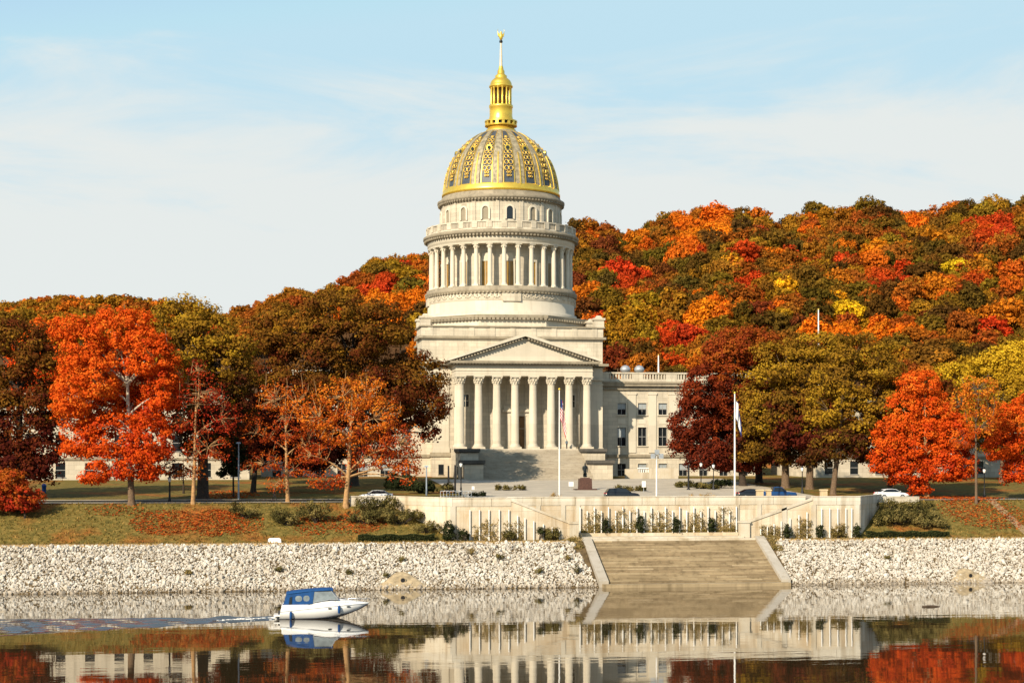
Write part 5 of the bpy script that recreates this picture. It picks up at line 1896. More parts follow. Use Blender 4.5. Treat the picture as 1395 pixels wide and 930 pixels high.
for px, lab in ((756, 'pampas like dry tuft behind the wall coping left of the plaza flagpole'), (948, 'dry straw coloured tuft on the wall top left of the blue white flagpole'), (962, 'larger dry straw coloured tuft beside the blue white flagpole')):
    u, v, z = wp(px, -118)
    shrub(lab, (u, v, z), 2.2 if px == 962 else 1.8, 1.35, M['leaf_dry'], False, 'dry ornamental tufts behind the wall', 'dry_tuft', .07)
# weeds in the riprap and along its edges
for px, py, s_, lab in ((257, 784, .9, 'tuft of weeds in the riprap left of the boat'), (378, 781, .8, 'tuft of weeds in the riprap above the boat canopy'), (476, 785, .8, 'weed clump in the riprap left of the left drain outlet'), (526, 788, .8, 'weed clump beside the left drain outlet'),
                    (548, 766, .7, 'small tuft in the riprap above the left drain outlet'), (644, 756, 1.0, 'larger weed tuft in the upper riprap right of the left drain outlet'), (681, 763, 1.0, 'weed tuft in the riprap left of the river steps'), (735, 783, .9, 'weed tuft low in the riprap near the river steps'),
                    (786, 782, 1.4, 'weedy bush at the foot of the left sloping kerb'), (775, 765, .9, 'reddish weeds beside the left sloping kerb'), (1208, 763, .6, 'small tuft in the right riprap')):
    u, v, z = ground_at(px, py)
    shrub(lab, (u, v, z + .12), 1.1 * s_, .75 * s_, M['leaf_vine'] if px in (644, 775, 257) else M['leaf_bush'], False, 'weeds growing in the riprap', 'weed_tuft', .07)

for k, (u0, u1, v0, v1, lab) in enumerate(((-9.6, -7.9, -130.5, -126.6, 'dry reddish weeds at the top of the left sloping kerb'), (16.3, 17.6, -131, -126.8, 'dry straw weeds at the top of the right sloping kerb'))):
    n = 26
    leaf_patch('weed_tuft', [(a_, a_ + .4, b_, b_ + .4, ground(a_, b_) + .02, ground(a_, b_) + .4, 60) for a_, b_ in [(random.uniform(u0, u1 - .4), random.uniform(v0, v1)) for _ in range(n)]], M['leaf_vine'], .075, lab, 'weeds', 'weeds growing in the riprap')

# ------------------------------------------------------------------ drain outlets in the riprap
def outlet(label, px, py, s):
    u, v, z = ground_at(px, py)
    t = thing('drain_outlet', label, 'drain outlet', (u, v, z))
    b = MB()
    # a sloping concrete apron with rounded shoulders round a vertical pipe face
    n = 14
    ring0, ring1, ring2 = [], [], []
    for i in range(n + 1):
        a = math.pi * i / n
        x, zz_ = math.cos(a), math.sin(a) ** .8
        ring0.append((4.6 * s * x, -1.5, -.85))
        ring1.append((2.9 * s * x, -.45 + .3 * zz_, -.5 + .85 * zz_ * s))
        ring2.append((1.5 * s * x, .9 + .5 * zz_, -.1 + 1.35 * zz_ * s))
    b.loft([ring0, ring1, ring2], closed=False, cap=False)
    b.add(ring2, [tuple(range(n, -1, -1))])
    part('apron', b, M['conc'], t, (0, 0, 0))
    b = MB()
    b.tube([(0.05, .6, .35 * s), (0.05, -.42, .35 * s)], .34 * s, 16)
    pp = part('pipe', b, M['conc'], t, (0, 0, 0))
    b = MB()
    b.tube([(0.05, -.3, .35 * s), (0.05, -.425, .35 * s)], .27 * s, 16)
    part('pipe_mouth', b, M['black'], pp, (0, 0, 0))
outlet('sloping concrete drain outlet with round dark pipe mouth in the left riprap', 548, 794, 1.0)
outlet('sloping concrete drain outlet with round dark pipe mouth in the right riprap', 1320, 788, .9)
# white stone block and stone strip on the bank
u, v, z = ground_at(374, 739)
b = MB()
b.box(-.85, .85, -.4, .4, -.2, .5, top=(.08, .06))
b.box(-.7, .7, -.3, .3, .5, .6, top=(.1, .1))
solo('stone_block', b, M['white'], 'white stone block at the foot of the grass bank', 'stone block', loc=(u, v, z))
for px, lab in ((1035, 'left hand tan stone pier behind the river wall'), (1047, 'right hand tan stone pier of the pair behind the river wall'), (1122, 'single tan stone pier at the foot of the olive oak')):
    u, v, z = wp(px, -113.6)
    b = MB()
    w_ = .45 if px != 1047 else .3
    b.box(-w_, w_, -.4, .4, -.1, 1.45, top=(.03, .03))
    b.box(-w_ - .06, w_ + .06, -.46, .46, 1.45, 1.62, top=(.05, .05))
    solo('stone_pier', b, M['tanblock'], lab, 'stone pier', 'tan stone piers', (u, v, z))
b = MB()
b.tube([(-.95, 0, .02), (-.3, .03, .06), (.4, -.02, .05), (1.0, .05, .0)], [.09, .12, .11, .06], 8)
b.tube([(.2, 0, .08), (.35, .1, .28)], [.04, .02], 5)
Yd = CZ * F / (826 - YH)
ud, vd = to_site((1268 - 697.5) / F * Yd, Yd)
solo('driftwood', b, M['driftwood'], 'dark log floating on the calm water at the right', 'driftwood', loc=(ud, vd, 0))

# ------------------------------------------------------------------ flagpoles and flags
def flagpole(label, base, h, r=.11, group=None):
    t = thing('flagpole', label, 'flagpole', base, group)
    b = MB()
    b.tube([(0, 0, 0), (0, 0, h * .5), (0, 0, h)], [r, r * .85, r * .55], 12)
    part('pole', b, M['white'], t, (0, 0, 0))
    b = MB()
    b.ball((0, 0, h + .12), .16)
    part('ball_finial', b, M['gold'], t, (0, 0, 0))
    b = MB()
    b.lathe([(.35, 0), (.35, .2), (.2, .3), (.16, .5)], 14)
    part('base_collar', b, M['grey_metal'], t, (0, 0, 0))
    return t
def limp_flag(name, label, base, ztop, drop, colours):
    """cloth hanging in folds beside the pole; colours(i, j, ni, nj) gives a material slot"""
    b = MB()
    ni, nj = 14, 39
    P = []
    for j in range(nj + 1):
        for i in range(ni + 1):
            s = i / ni
            t = j / nj
            x = .14 + .75 * s * (.55 + .45 * math.sin(t * 2.4)) + .05 * math.sin(5 * t + 3 * s)
            y = .22 * math.sin(s * 9.5 + t * 2.2) * (.35 + .65 * s)
            z = -drop * (t * (.62 + .38 * s) + .32 * s * s)
            P.append((x, y, z))
    for j in range(nj):
        for i in range(ni):
            b.mat = colours(i, j, ni, nj)
            k = j * (ni + 1) + i
            b.add([P[k], P[k + 1], P[k + ni + 2], P[k + ni + 1]], [(0, 1, 2, 3)], True)
    me = b.mesh(name, [M['flag_red'], M['flag_white'], M['flag_blue']])
    o = put(name, me, None, (base[0], base[1], ztop))
    sm = o.modifiers.new('thickness', 'SOLIDIFY')
    sm.thickness = .02
    return tag(o, label, 'flag')
fp = wp(762, -117.5)
hp = z_at(531, Y_at(762, -117.5)) - fp[2]
flagpole('tall white flagpole standing before the portico with a striped flag', fp, hp)
limp_flag('striped_flag', 'red and white striped flag with blue corner hanging limp before the portico', fp, fp[2] + hp - 1.2, 4.1,
          lambda i, j, ni, nj: 2 if (j < 16 and i < 6) else (0 if (j // 3) % 2 == 0 else 1))
fp = wp(1001, -118.0)
hp = z_at(536, Y_at(1001, -118)) - fp[2]
flagpole('tall white flagpole in front of the dark red maple and olive oak', fp, hp, .14)
limp_flag('white_flag', 'white flag with blue border hanging limp before the olive oak', fp, fp[2] + hp - .9, 3.8,
          lambda i, j, ni, nj: 2 if (j < 2 or j > nj - 3 or i > ni - 3) else 1)
for px, ytop, v, zb, lab in ((897, 484, -10, 30.0, 'short white flagpole on the roof of the right wing'), (1115, 422, -22, 25.2, 'white flagpole rising above the olive oak from the office roof')):
    flagpole(lab, (u_at(px, v), v, zb), z_at(ytop, Y_at(px, v)) - zb, .2)

# ------------------------------------------------------------------ lamps and masts
def lantern_post(label, base, h, group='black lantern posts'):
    t = thing('lamp_post', label, 'lamp post', base, group)
    b = MB()
    b.lathe([(.24, 0), (.24, .3), (.14, .5), (.13, 1.0), (.085, 1.2), (.065, h - .75), (.12, h - .65), (.16, h - .6)], 12)
    part('post', b, M['black'], t, (0, 0, 0))
    b = MB()
    b.lathe([(.14, h - .6), (.24, h - .3), (.20, h - .05), (.1, h)], 12)
    part('lamp_globe', b, M['lampglass'], t, (0, 0, 0))
    b = MB()
    b.lathe([(.26, h - .06), (.14, h + .05), (.05, h + .2)], 12)
    part('lamp_cap', b, M['black'], t, (0, 0, 0))
    return t
for px, py, ytop, lab in ((628, 674, 630, 'black lantern post with white globe nearest the left stair pedestal'), (972, 667, 632, 'black lantern post under the right of the dark red maple'), (955, 666, 630, 'black lantern post with pale globe in front of the right wing shrubs'),
                          (1093, 672, 636, 'black lantern post under the round olive and gold oak'), (1341, 678, 638, 'black lantern post between the flame orange maples at the right'), (310 - 79, 684, 650, 'black lantern post by the small nearly leafless tree on the left lawn')):
    u, v, z = ground_at(px, py)
    X, Y = to_cam(u, v)
    lantern_post(lab, (u, v, z), z_at(ytop, Y) - z)
def plain_post(label, base, h, m, name='post', cat='post', group=None, r=.08):
    t = thing(name, label, cat, base, group)
    b = MB()
    b.tube([(0, 0, 0), (0, 0, h)], [r, r * .8], 10)
    part('shaft', b, m, t, (0, 0, 0))
    b = MB()
    b.lathe([(r * 2, 0), (r * 2, .12), (r, .25)], 10)
    part('foot', b, m, t, (0, 0, 0))
    return t
for px, py, ytop, lab in ((611, 672, 634, 'dark bare post left of the pair beside the left stair pedestal'), (620, 672, 633, 'dark bare post next to the lantern post by the left stair pedestal'), (938, 667, 633, 'dark bare post in front of the right wing window')):
    u, v, z = ground_at(px, py)
    Y = to_cam(u, v)[1]
    plain_post(lab, (u, v, z), z_at(ytop, Y) - z, M['black'], 'bollard_post', group='dark bare posts', r=.16)
def light_post(label, base, h, m, arm=1):
    t = thing('street_light', label, 'street light', base)
    b = MB()
    b.tube([(0, 0, 0), (0, 0, h * .6), (0, 0, h)], [.13, .1, .08], 10)
    part('pole', b, m, t, (0, 0, 0))
    b = MB()
    b.box(-.35, .35, -.2, .2, h, h + .22, top=(.12, .06))
    part('lamp_head', b, m, t, (0, 0, 0))
for px, py, ytop, lab in ((325, 681, 604, 'slender grey blue street light between the left trees'), (581, 675, 636, 'short grey blue street light left of the front stairs')):
    u, v, z = ground_at(px, py)
    light_post(lab, (u, v, z), z_at(ytop, to_cam(u, v)[1]) - z, M['bluegrey'])
u, v, z = wp(894.5, -106.5)
h = z_at(620, Y_at(894.5, -106.5)) - z
t = thing('floodlight_mast', 'white mast with three floodlight heads in front of the right wing', 'light mast', (u, v, z))
b = MB()
b.tube([(0, 0, 0), (0, 0, h + .3)], [.14, .08], 10)
part('pole', b, M['white'], t, (0, 0, 0))
b = MB()
b.tube([(-.62, 0, h - .1), (.62, 0, h - .1)], .04, 6)
part('crossbar', b, M['grey_metal'], t, (0, 0, 0))
for x, zz_ in ((-.58, h - .1), (.58, h - .1), (0, h + .45)):
    b = MB()
    b.loft([[(x + a * w_, y, zz_ + c * w_) for a, c in ((-1, -1), (1, -1), (1, 1), (-1, 1))] for y, w_ in ((-.3, .34), (-.1, .3), (.2, .16))], smooth=False)
    part('floodlight', b, M['grey_metal'], t, (0, 0, 0))
# ------------------------------------------------------------------ small signs, railing, terrace wall
def sign(label, px, py, ytop, w, m, post=True):
    u, v, z = ground_at(px, py)
    Y = to_cam(u, v)[1]
    h = z_at(ytop, Y) - z
    t = thing('sign', label, 'sign', (u, v, z))
    b = MB()
    b.tube([(0, .05, 0), (0, .05, h * .95)], .05, 8)
    part('post', b, M['grey_metal'], t, (0, 0, 0))
    b = MB()
    b.box(-w / 2, w / 2, -.03, .02, h * .48, h)
    part('sign_board', b, m, t, (0, 0, 0))
sign('small white sign board on a post left of the statue', 778, 668, 656, .75, M['white'])
sign('tall white sign board right of the plaza shrub bed', 877, 671, 655, .6, M['white'])
sign('small white notice at the foot of the left stair wall', 644.5, 671, 662, .4, M['white'])
t_u, t_v = u_at(612, -95), -95
tz = ground(t_u, t_v)
u0, u1 = u_at(600, -99), u_at(642, -99)
t = thing('railing', 'low white railing left of the plaza behind the river wall', 'railing', (u0, -99, ground(u0, -99)))
b = MB()
zr = ground(u0, -99)
b.box(0, u1 - u0, -.03, .03, .95, 1.05)
part('top_rail', b, M['white'], t, (0, 0, 0))
b = MB()
b.box(0, u1 - u0, -.025, .025, .2, .26)
part('bottom_rail', b, M['white'], t, (0, 0, 0))
for i in range(11):
    b = MB()
    x = (u1 - u0) * i / 10
    b.box(x - .04, x + .04, -.035, .035, -.1, .949)
    part('baluster', b, M['white'], t, (0, 0, 0))
tv = -43.0
u0, u1 = u_at(852, tv), u_at(924, tv)
zb = ground(u0, tv)
t = thing('terrace_wall', 'low pale terrace wall with a short balustrade before the right wing', 'wall', (u0, tv, zb))
b = MB()
um, un = u_at(869, tv), u_at(884, tv)
b.box(0, u1 - u0, 0, .6, -.2, 1.15)
b.box(0, um - u0, 0, .6, 1.15, 1.75)
b.box(un - u0, u1 - u0, 0, .6, 1.15, 1.9)
part('wall_face', b, M['rwall_pale'], t, (0, 0, 0))
b = MB()
b.box(um - u0, un - u0, 0, .6, 1.78, 2.0)
k = um - u0 + .15
while k < un - u0 - .1:
    b.box(k, k + .2, .15, .45, 1.15, 1.78)
    k += .42
part('balustrade', b, M['white'], t, (0, 0, 0))
# blue bin
u, v, z = ground_at(60, 671)
t = thing('litter_bin', 'blue litter bin on the left lawn beside the edge oak', 'bin', (u, v, z))
b = MB()
b.lathe([(.26, 0), (.34, .95), (.36, 1.0)], 16)
part('body', b, M['bluebin'], t, (0, 0, 0))
b = MB()
b.lathe([(.38, 1.0), (.36, 1.12), (.2, 1.3), (.05, 1.34)], 16)
part('lid', b, M['bluebin'], t, (0, 0, 0))

# ------------------------------------------------------------------ people and the statue
def body(name, joints, edges, mats, paint, subdiv=2):
    me = bpy.data.meshes.new(name)
    me.from_pydata([j[:3] for j in joints], edges, [])
    o = bpy.data.objects.new(name, me)
    col.objects.link(o)
    sk = o.modifiers.new('skin', 'SKIN')
    for i, j in enumerate(joints):
        sv = me.skin_vertices[0].data[i]
        sv.radius = (j[3], j[4] if len(j) > 4 else j[3])
        sv.use_root = i == 0
    ss = o.modifiers.new('sub', 'SUBSURF')
    ss.levels = ss.render_levels = subdiv
    dg = bpy.context.evaluated_depsgraph_get()
    m2 = bpy.data.meshes.new_from_object(o.evaluated_get(dg))
    bpy.data.objects.remove(o)
    m2.materials.clear()
    for m in mats:
        m2.materials.append(m)
    for p in m2.polygons:
        p.material_index = paint(p.center)
        p.use_smooth = True
    return m2
def person(label, base, stride, rz, jacket):
    s = stride
    J = [(0, 0, .95, .15, .11), (0, 0, 1.2, .15, .11), (0, 0, 1.4, .17, .11), (0, 0, 1.5, .06, .06), (0, .0, 1.58, .075, .09), (0, -.01, 1.68, .085, .105), (0, 0, 1.75, .05, .06),
         (-.1, 0, .88, .09, .09), (-.1, -s * .55, .5, .065, .065), (-.1, -s * .75, .09, .045, .05), (-.1, -s * .75 - .16, .04, .04, .03),
         (.1, 0, .88, .09, .09), (.1, s * .3, .5, .065, .065), (.1, s * .95, .12, .045, .05), (.1, s * .95 - .15, .05, .04, .03),
         (-.2, 0, 1.4, .06, .06), (-.24, s * .3, 1.14, .045, .045), (-.22, s * .45 - .1, .92, .035, .035), (-.21, s * .45 - .14, .84, .03, .035),
         (.2, 0, 1.4, .06, .06), (.24, -s * .3, 1.14, .045, .045), (.22, -s * .5 - .05, .92, .035, .035), (.21, -s * .5 - .09, .84, .03, .035)]
    E = [(0, 1), (1, 2), (2, 3), (3, 4), (4, 5), (5, 6), (0, 7), (7, 8), (8, 9), (9, 10), (0, 11), (11, 12), (12, 13), (13, 14), (2, 15), (15, 16), (16, 17), (17, 18), (2, 19), (19, 20), (20, 21), (21, 22)]
    def paint(c):
        if c.z > 1.5 or (c.z < .9 and abs(c.x) > .17):
            return 2
        return 0 if c.z > .92 else 1
    t = thing('person', label, 'person', base, None, rz)
    put('body', body('body', J, E, [jacket, M['cloth_dark'], M['skin']], paint), t, (0, 0, 0))
    b = MB()
    b.ball((0, .015, 1.72), (.095, .11, .085), 12, 8)
    part('hair', b, M['bark_dark'], t, (0, 0, 0))
u, v, z = ground_at(374, 683)
person('person in dark clothes walking along the pavement under the left trees', (u, v, z + .12), .3, math.radians(-80), M['cloth_dark'])
u = u_at(772, -32.2)
person('person in grey standing between columns at the top of the front stairs', (u, -32.2, 17.1), .08, math.radians(20), M['cloth_grey'])
su, sv, sz = ground_at(797, 667)
t = thing('statue', 'dark bronze standing figure in a long robe on a reddish granite pedestal', 'statue', (su, sv, sz))
b = MB()
b.box(-1.7, 1.7, -1.1, 1.1, -.1, .16)
b.box(-.98, .98, -.85, .85, .16, 1.75, top=(.05, .05))
b.box(-.72, .72, -.65, .65, 1.75, 1.92, top=(.1, .1))
part('pedestal', b, M['granite'], t, (0, 0, 0))
J = [(0, 0, 2.95, .26, .22), (0, 0, 3.3, .27, .2), (0, 0, 3.65, .29, .19), (0, -.04, 3.84, .09, .09), (0, -.1, 3.97, .12, .14), (0, -.12, 4.1, .13, .15), (0, -.1, 4.22, .07, .08),
     (-.1, 0, 2.6, .24, .23), (-.12, -.03, 2.2, .2, .21), (-.13, -.08, 1.96, .17, .2), (.1, 0, 2.6, .24, .23), (.13, .02, 2.2, .2, .21), (.13, .0, 1.96, .17, .2),
     (-.33, 0, 3.6, .1, .1), (-.38, -.05, 3.2, .09, .09), (-.26, -.24, 2.98, .07, .07), (-.12, -.28, 3.02, .05, .05), (.33, 0, 3.6, .1, .1), (.38, 0, 3.2, .09, .09), (.33, -.12, 2.85, .07, .07), (.32, -.15, 2.72, .05, .05)]
E = [(0, 1), (1, 2), (2, 3), (3, 4), (4, 5), (5, 6), (0, 7), (7, 8), (8, 9), (0, 10), (10, 11), (11, 12), (2, 13), (13, 14), (14, 15), (15, 16), (2, 17), (17, 18), (18, 19), (19, 20)]
put('figure', body('figure', J, E, [M['bronze']], lambda c: 0), t, (0, 0, 0))

# ------------------------------------------------------------------ cars on the boulevard
def car(name, label, base, rz, paint, kind='sedan'):
    t = thing(name, label, 'car' if kind != 'pickup' else 'pickup truck', base, None, rz)
    L = {'sedan': 4.7, 'suv': 4.8, 'pickup': 5.5}[kind]
    W = .9
    if kind == 'sedan':
        low = [(-L / 2, .42, .78), (-L / 2 + .12, .3, .98), (-1.55, .22, 1.0), (-.9, .22, .97), (.9, .22, .95), (1.75, .24, .86), (L / 2 - .15, .3, .72), (L / 2, .42, .58)]
        cab = [(-1.9, .96), (-1.1, 1.38), (-.2, 1.45), (.5, 1.38), (1.25, .93)]
    elif kind == 'suv':
        low = [(-L / 2, .45, .9), (-L / 2 + .1, .32, 1.05), (-1.5, .26, 1.08), (-.9, .26, 1.06), (.9, .26, 1.04), (1.7, .28, .98), (L / 2 - .15, .32, .85), (L / 2, .45, .68)]
        cab = [(-2.25, 1.05), (-1.9, 1.58), (-.4, 1.66), (.4, 1.58), (1.25, 1.02)]
    else:
        low = [(-L / 2, .5, 1.0), (-L / 2 + .05, .4, 1.08), (-1.6, .35, 1.08), (-.9, .35, 1.08), (.9, .35, 1.08), (1.8, .36, 1.04), (L / 2 - .12, .4, .95), (L / 2, .5, .75)]
        cab = [(-.75, 1.07), (-.55, 1.72), (.1, 1.78), (.6, 1.72), (1.25, 1.06)]
    b = MB()
    rings = []
    for x, z0, z1 in low:
        w_ = W * (1 - .10 * max(0, abs(x) - 1.6) / (L / 2 - 1.6))
        rings.append([(x, -w_ * .92, z0), (x, w_ * .92, z0), (x, w_, z0 + .2), (x, w_, z1 - .18), (x, w_ * .9, z1), (x, -w_ * .9, z1), (x, -w_, z1 - .18), (x, -w_, z0 + .2)])
    b.loft(rings)
    # roof and pillars
    n = len(cab)
    zb = cab[0][1]
    rr_ = []
    for x, z1 in cab:
        k = (z1 - zb) / (max(c[1] for c in cab) - zb + 1e-6)
        w_ = W * (.9 - .18 * max(0, k))
        rr_.append([(x, -W * .9, zb - .05), (x, W * .9, zb - .05), (x, w_, z1), (x, -w_, z1)])
    b.loft(rr_, smooth=False)
    part('body', b, paint, t, (0, 0, 0))
    b = MB()
    for s_ in (-1, 1):
        b = MB()
        pts = []
        for x, z1 in cab:
            k = (z1 - zb) / (max(c[1] for c in cab) - zb + 1e-6)
            pts.append((x * .9, s_ * (W * (.9 - .18 * max(0, k) * .86) + .012), zb + .04 + (z1 - zb) * .82))
        pts = [pts[0], *pts[1:-1], pts[-1]]
        lowp = [(p[0], s_ * (W * .9 + .012), zb + .03) for p in pts]
        for i in range(n - 1):
            b.add([lowp[i], lowp[i + 1], pts[i + 1], pts[i]], [(0, 1, 2, 3) if s_ < 0 else (3, 2, 1, 0)])
        part('side_window', b, M['glass'], t, (0, 0, 0))
    for nm, i0, i1 in (('windscreen', n - 1, n - 2), ('rear_window', 0, 1)):
        b = MB()
        (xa, za), (xb, zb2) = cab[i0], cab[i1]
        d_ = .03 if nm == 'windscreen' else -.03
        b.add([(xa + d_, -W * .8, za + .06), (xa + d_, W * .8, za + .06), (xb + d_, W * .66, zb2 - .03), (xb + d_, -W * .66, zb2 - .03)], [(0, 1, 2, 3)])
        part(nm, b, M['glass'], t, (0, 0, 0))
    if kind == 'pickup':
        b = MB()
        b.box(-L / 2 + .12, -.85, -W * .8, W * .8, 1.085, 1.10)
        part('cargo_bed', b, M['black'], t, (0, 0, 0))
    wx = L * .29
    for x in (-wx, wx):
        for s_ in (-1, 1):
            b = MB()
            b.tube([(x, s_ * (W - .2), .33), (x, s_ * (W + .01), .33)], .33, 20)
            wh = part('wheel', b, M['tyre'], t, (0, 0, 0))
            b = MB()
            b.tube([(x, s_ * W, .33), (x, s_ * (W + .03), .33)], .2, 14)
            part('rim', b, M['grey_metal'], wh, (0, 0, 0))
    for s_ in (-1, 1):
        b = MB()
        z1 = low[-2][2]
        b.ball((L / 2 - .14, s_ * W * .66, z1 - .1), (.12, .2, .09))
        part('headlight', b, M['lampglass'], t, (0, 0, 0))
        b = MB()
        b.ball((-L / 2 + .06, s_ * W * .72, low[1][2] - .15), (.08, .15, .13))
        part('taillight', b, M['red_lens'], t, (0, 0, 0))
    for s_ in (-1, 1):
        b = MB()
        b.ball((1.0, s_ * (W + .08), zb + .1), (.07, .1, .07), 8, 6)
        part('door_mirror', b, paint, t, (0, 0, 0))
    return t
def road_at(px, v):
    u = u_at(px, v)
    return (u, v, ground(u, v) + .02)
car('parked_car', 'dark sport utility car behind the middle of the river wall', road_at(847, -106.6), 0.0, M['car_dark'], 'suv')
car('parked_car', 'white car behind the left end of the river wall', road_at(512, -105.6), math.pi, M['car_white'], 'sedan')
car('parked_car', 'white car behind the right end of the river wall', road_at(1214, -106.5), 0.0, M['car_white'], 'sedan')
car('pickup_truck', 'blue pickup truck behind the tan stone piers', road_at(1058, -106.0), 0.0, M['car_blue'], 'pickup')
car('parked_car', 'black car just left of the blue pickup truck', road_at(1026, -104.9), 0.0, M['car_dark'], 'sedan')

# ------------------------------------------------------------------ the motor boat and its wake
Yb = CZ * F / (841.0 - YH)
bu, bv = to_site((440 - 697.5) / F * Yb, Yb)
boat = thing('motor_boat', 'white cabin cruiser with blue canvas top heading right across the river', 'boat', (bu, bv, 0), None, math.radians(-2))
LB = 8.6
def bx(t):
    return -4.15 + LB * t
def sheer(t):
    return interp(t, [(0, 1.0), (.12, 1.08), (.3, 1.22), (.6, 1.42), (.85, 1.52), (1, 1.5)])
def beam(t):
    return interp(t, [(0, 1.3), (.3, 1.42), (.5, 1.4), (.65, 1.26), (.78, .98), (.88, .62), (.95, .3), (1.0, .03)])
def keel(t):
    return interp(t, [(0, -.3), (.45, -.3), (.6, -.12), (.72, .18), (.84, .58), (.93, .98), (1.0, 1.36)])
def chine(t):
    return interp(t, [(0, .02), (.45, .10), (.6, .26), (.75, .5), (.88, .84), (1.0, 1.40)])
TS = [0, .03, .1, .2, .3, .4, .5, .58, .65, .72, .78, .84, .89, .93, .965, .99, 1.0]
b = MB()
rings = []
for t_ in TS:
    B, s_, k, c = beam(t_), sheer(t_), keel(t_), chine(t_)
    x = bx(t_) + (0.0)
    rk = .25 * (1 - t_)
    rings.append([(x - rk * .5, 0, k), (x - rk * .3, -B * .82, c), (x, -B * .98, c + (s_ - c) * .55), (x + rk * .4, -B, s_), (x + rk * .4, B, s_), (x, B * .98, c + (s_ - c) * .55), (x - rk * .3, B * .82, c)])
b.loft(rings)
part('hull', b, M['boat_white'], boat, (0, 0, 0))
b = MB()                              # dark bottom edge below the chine
for s_ in (-1, 1):
    pts = [(bx(t_) - .07 * (1 - t_), s_ * (beam(t_) * .82 + .03), chine(t_) - .03) for t_ in TS[:-1]]
    b.tube(pts, [.055] * len(pts), 6)
part('chine_stripe', b, M['boat_dark'], boat, (0, 0, 0))
b = MB()
for s_ in (-1, 1):
    pts = [(bx(t_), s_ * (beam(t_) + .015), sheer(t_) - .26 * (1 - .4 * t_)) for t_ in TS[:-1]]
    b.tube(pts, .025, 6)
part('rub_rail', b, M['grey_metal'], boat, (0, 0, 0))
b = MB()                              # cabin trunk and foredeck swelling up to the windscreen
rings = []
for t_, h, w_ in ((.30, .28, .92), (.40, .5, .9), (.50, .62, .86), (.60, .52, .8), (.70, .36, .74), (.80, .2, .66), (.90, .08, .55), (.96, .02, .4)):
    x, s_, B = bx(t_), sheer(t_), beam(t_) * w_
    rings.append([(x, -B, s_ - .06), (x, -B * .93, s_ + h * .6), (x, -B * .7, s_ + h), (x, B * .7, s_ + h), (x, B * .93, s_ + h * .6), (x, B, s_ - .06)])
b.loft(rings)
part('cabin_deck', b, M['boat_white'], boat, (0, 0, 0))
b = MB()                              # stern coaming
b.box(-3.9, -1.4, -1.32, -1.22, 1.0, 1.42).box(-3.9, -1.4, 1.22, 1.32, 1.0, 1.42).box(-4.0, -3.9, -1.25, 1.25, .9, 1.35)
b.box(-4.75, -4.1, -1.05, 1.05, .28, .4)
part('stern_coaming', b, M['boat_white'], boat, (0, 0, 0))
# windscreen frame and panes
WS = [(1.35, 1.95), (.72, 2.72), (-1.0, 2.78)]
b = MB()
for s_ in (-1, 1):
    b.add([(1.45, s_ * 1.02, 1.88), (.78, s_ * 1.0, 2.66), (-.95, s_ * 1.16, 2.72), (-.95, s_ * 1.27, 1.62), (-.2, s_ * 1.22, 1.72), (.6, s_ * 1.14, 1.88)], [(0, 1, 2, 3, 4, 5) if s_ < 0 else (5, 4, 3, 2, 1, 0)])
b.add([(1.5, -1.0, 1.9), (1.5, 1.0, 1.9), (.8, .98, 2.66), (.8, -.98, 2.66)], [(0, 1, 2, 3)])
ws = part('windscreen', b, M['clear'], boat, (0, 0, 0))
b = MB()
for s_ in (-1, 1):
    b.tube([(1.47, s_ * 1.03, 1.86), (.78, s_ * 1.02, 2.7)], .045, 6)
    b.tube([(1.47, s_ * 1.03, 1.86), (.6, s_ * 1.17, 1.88), (-.95, s_ * 1.29, 1.62)], .035, 6)
b.tube([(1.5, -1.0, 1.88), (1.5, 1.0, 1.88)], .04, 6)
b.tube([(1.5, 0, 1.88), (.8, 0, 2.68)], .03, 6)
part('windscreen_frame', b, M['grey_metal'], ws, (0, 0, 0))
b = MB()                              # blue canvas: roof, side curtains, aft curtain
rings = []
for x, z, w_ in ((-3.55, 2.48, 1.18), (-2.8, 2.62, 1.2), (-1.6, 2.74, 1.2), (-.2, 2.84, 1.18), (.7, 2.86, 1.08), (.98, 2.80, 1.0)):
    rings.append([(x, -w_, z - .13), (x, -w_ * .97, z), (x, -w_ * .5, z + .10), (x, w_ * .5, z + .10), (x, w_ * .97, z), (x, w_, z - .13), (x, 0, z - .06)])
b.loft(rings)
roof = part('canvas_roof', b, M['boat_blue'], boat, (0, 0, 0))
for s_ in (-1, 1):
    b = MB()
    P4 = [(-3.85, s_ * 1.3, 1.12), (-1.0, s_ * 1.31, 1.5), (-.85, s_ * 1.2, 2.68), (-3.5, s_ * 1.19, 2.38)]
    P5 = [(x, y - s_ * .05, z) for x, y, z in P4]
    b.loft([P4, P5], smooth=False)
    cur = part('side_curtain', b, M['boat_blue'], boat, (0, 0, 0))
    for cx, cz, rx in ((-2.35, 2.0, .33), (-1.6, 2.02, .30)):
        b = MB()
        ring = []
        for k in range(18):
            a = TAU * k / 18
            x, z = cx + rx * math.copysign(abs(math.cos(a)) ** .8, math.cos(a)), cz + .28 * math.copysign(abs(math.sin(a)) ** .8, math.sin(a))
            y = s_ * (1.3 - .11 * max(0, (z - 1.3)) / 1.2 + .028)
            ring.append((x, y, z))
        b.add(ring, [tuple(range(18)) if s_ < 0 else tuple(range(17, -1, -1))])
        part('vinyl_window', b, M['clear'], cur, (0, 0, 0))
    b = MB()
    ring = [(-3.32, s_ * 1.335, 1.45), (-3.02, s_ * 1.335, 1.5), (-2.98, s_ * 1.27, 2.2), (-3.2, s_ * 1.265, 2.15)]
    b.add(ring, [(0, 1, 2, 3) if s_ < 0 else (3, 2, 1, 0)])
    part('dark_opening', b, M['glass'], cur, (0, 0, 0))
b = MB()
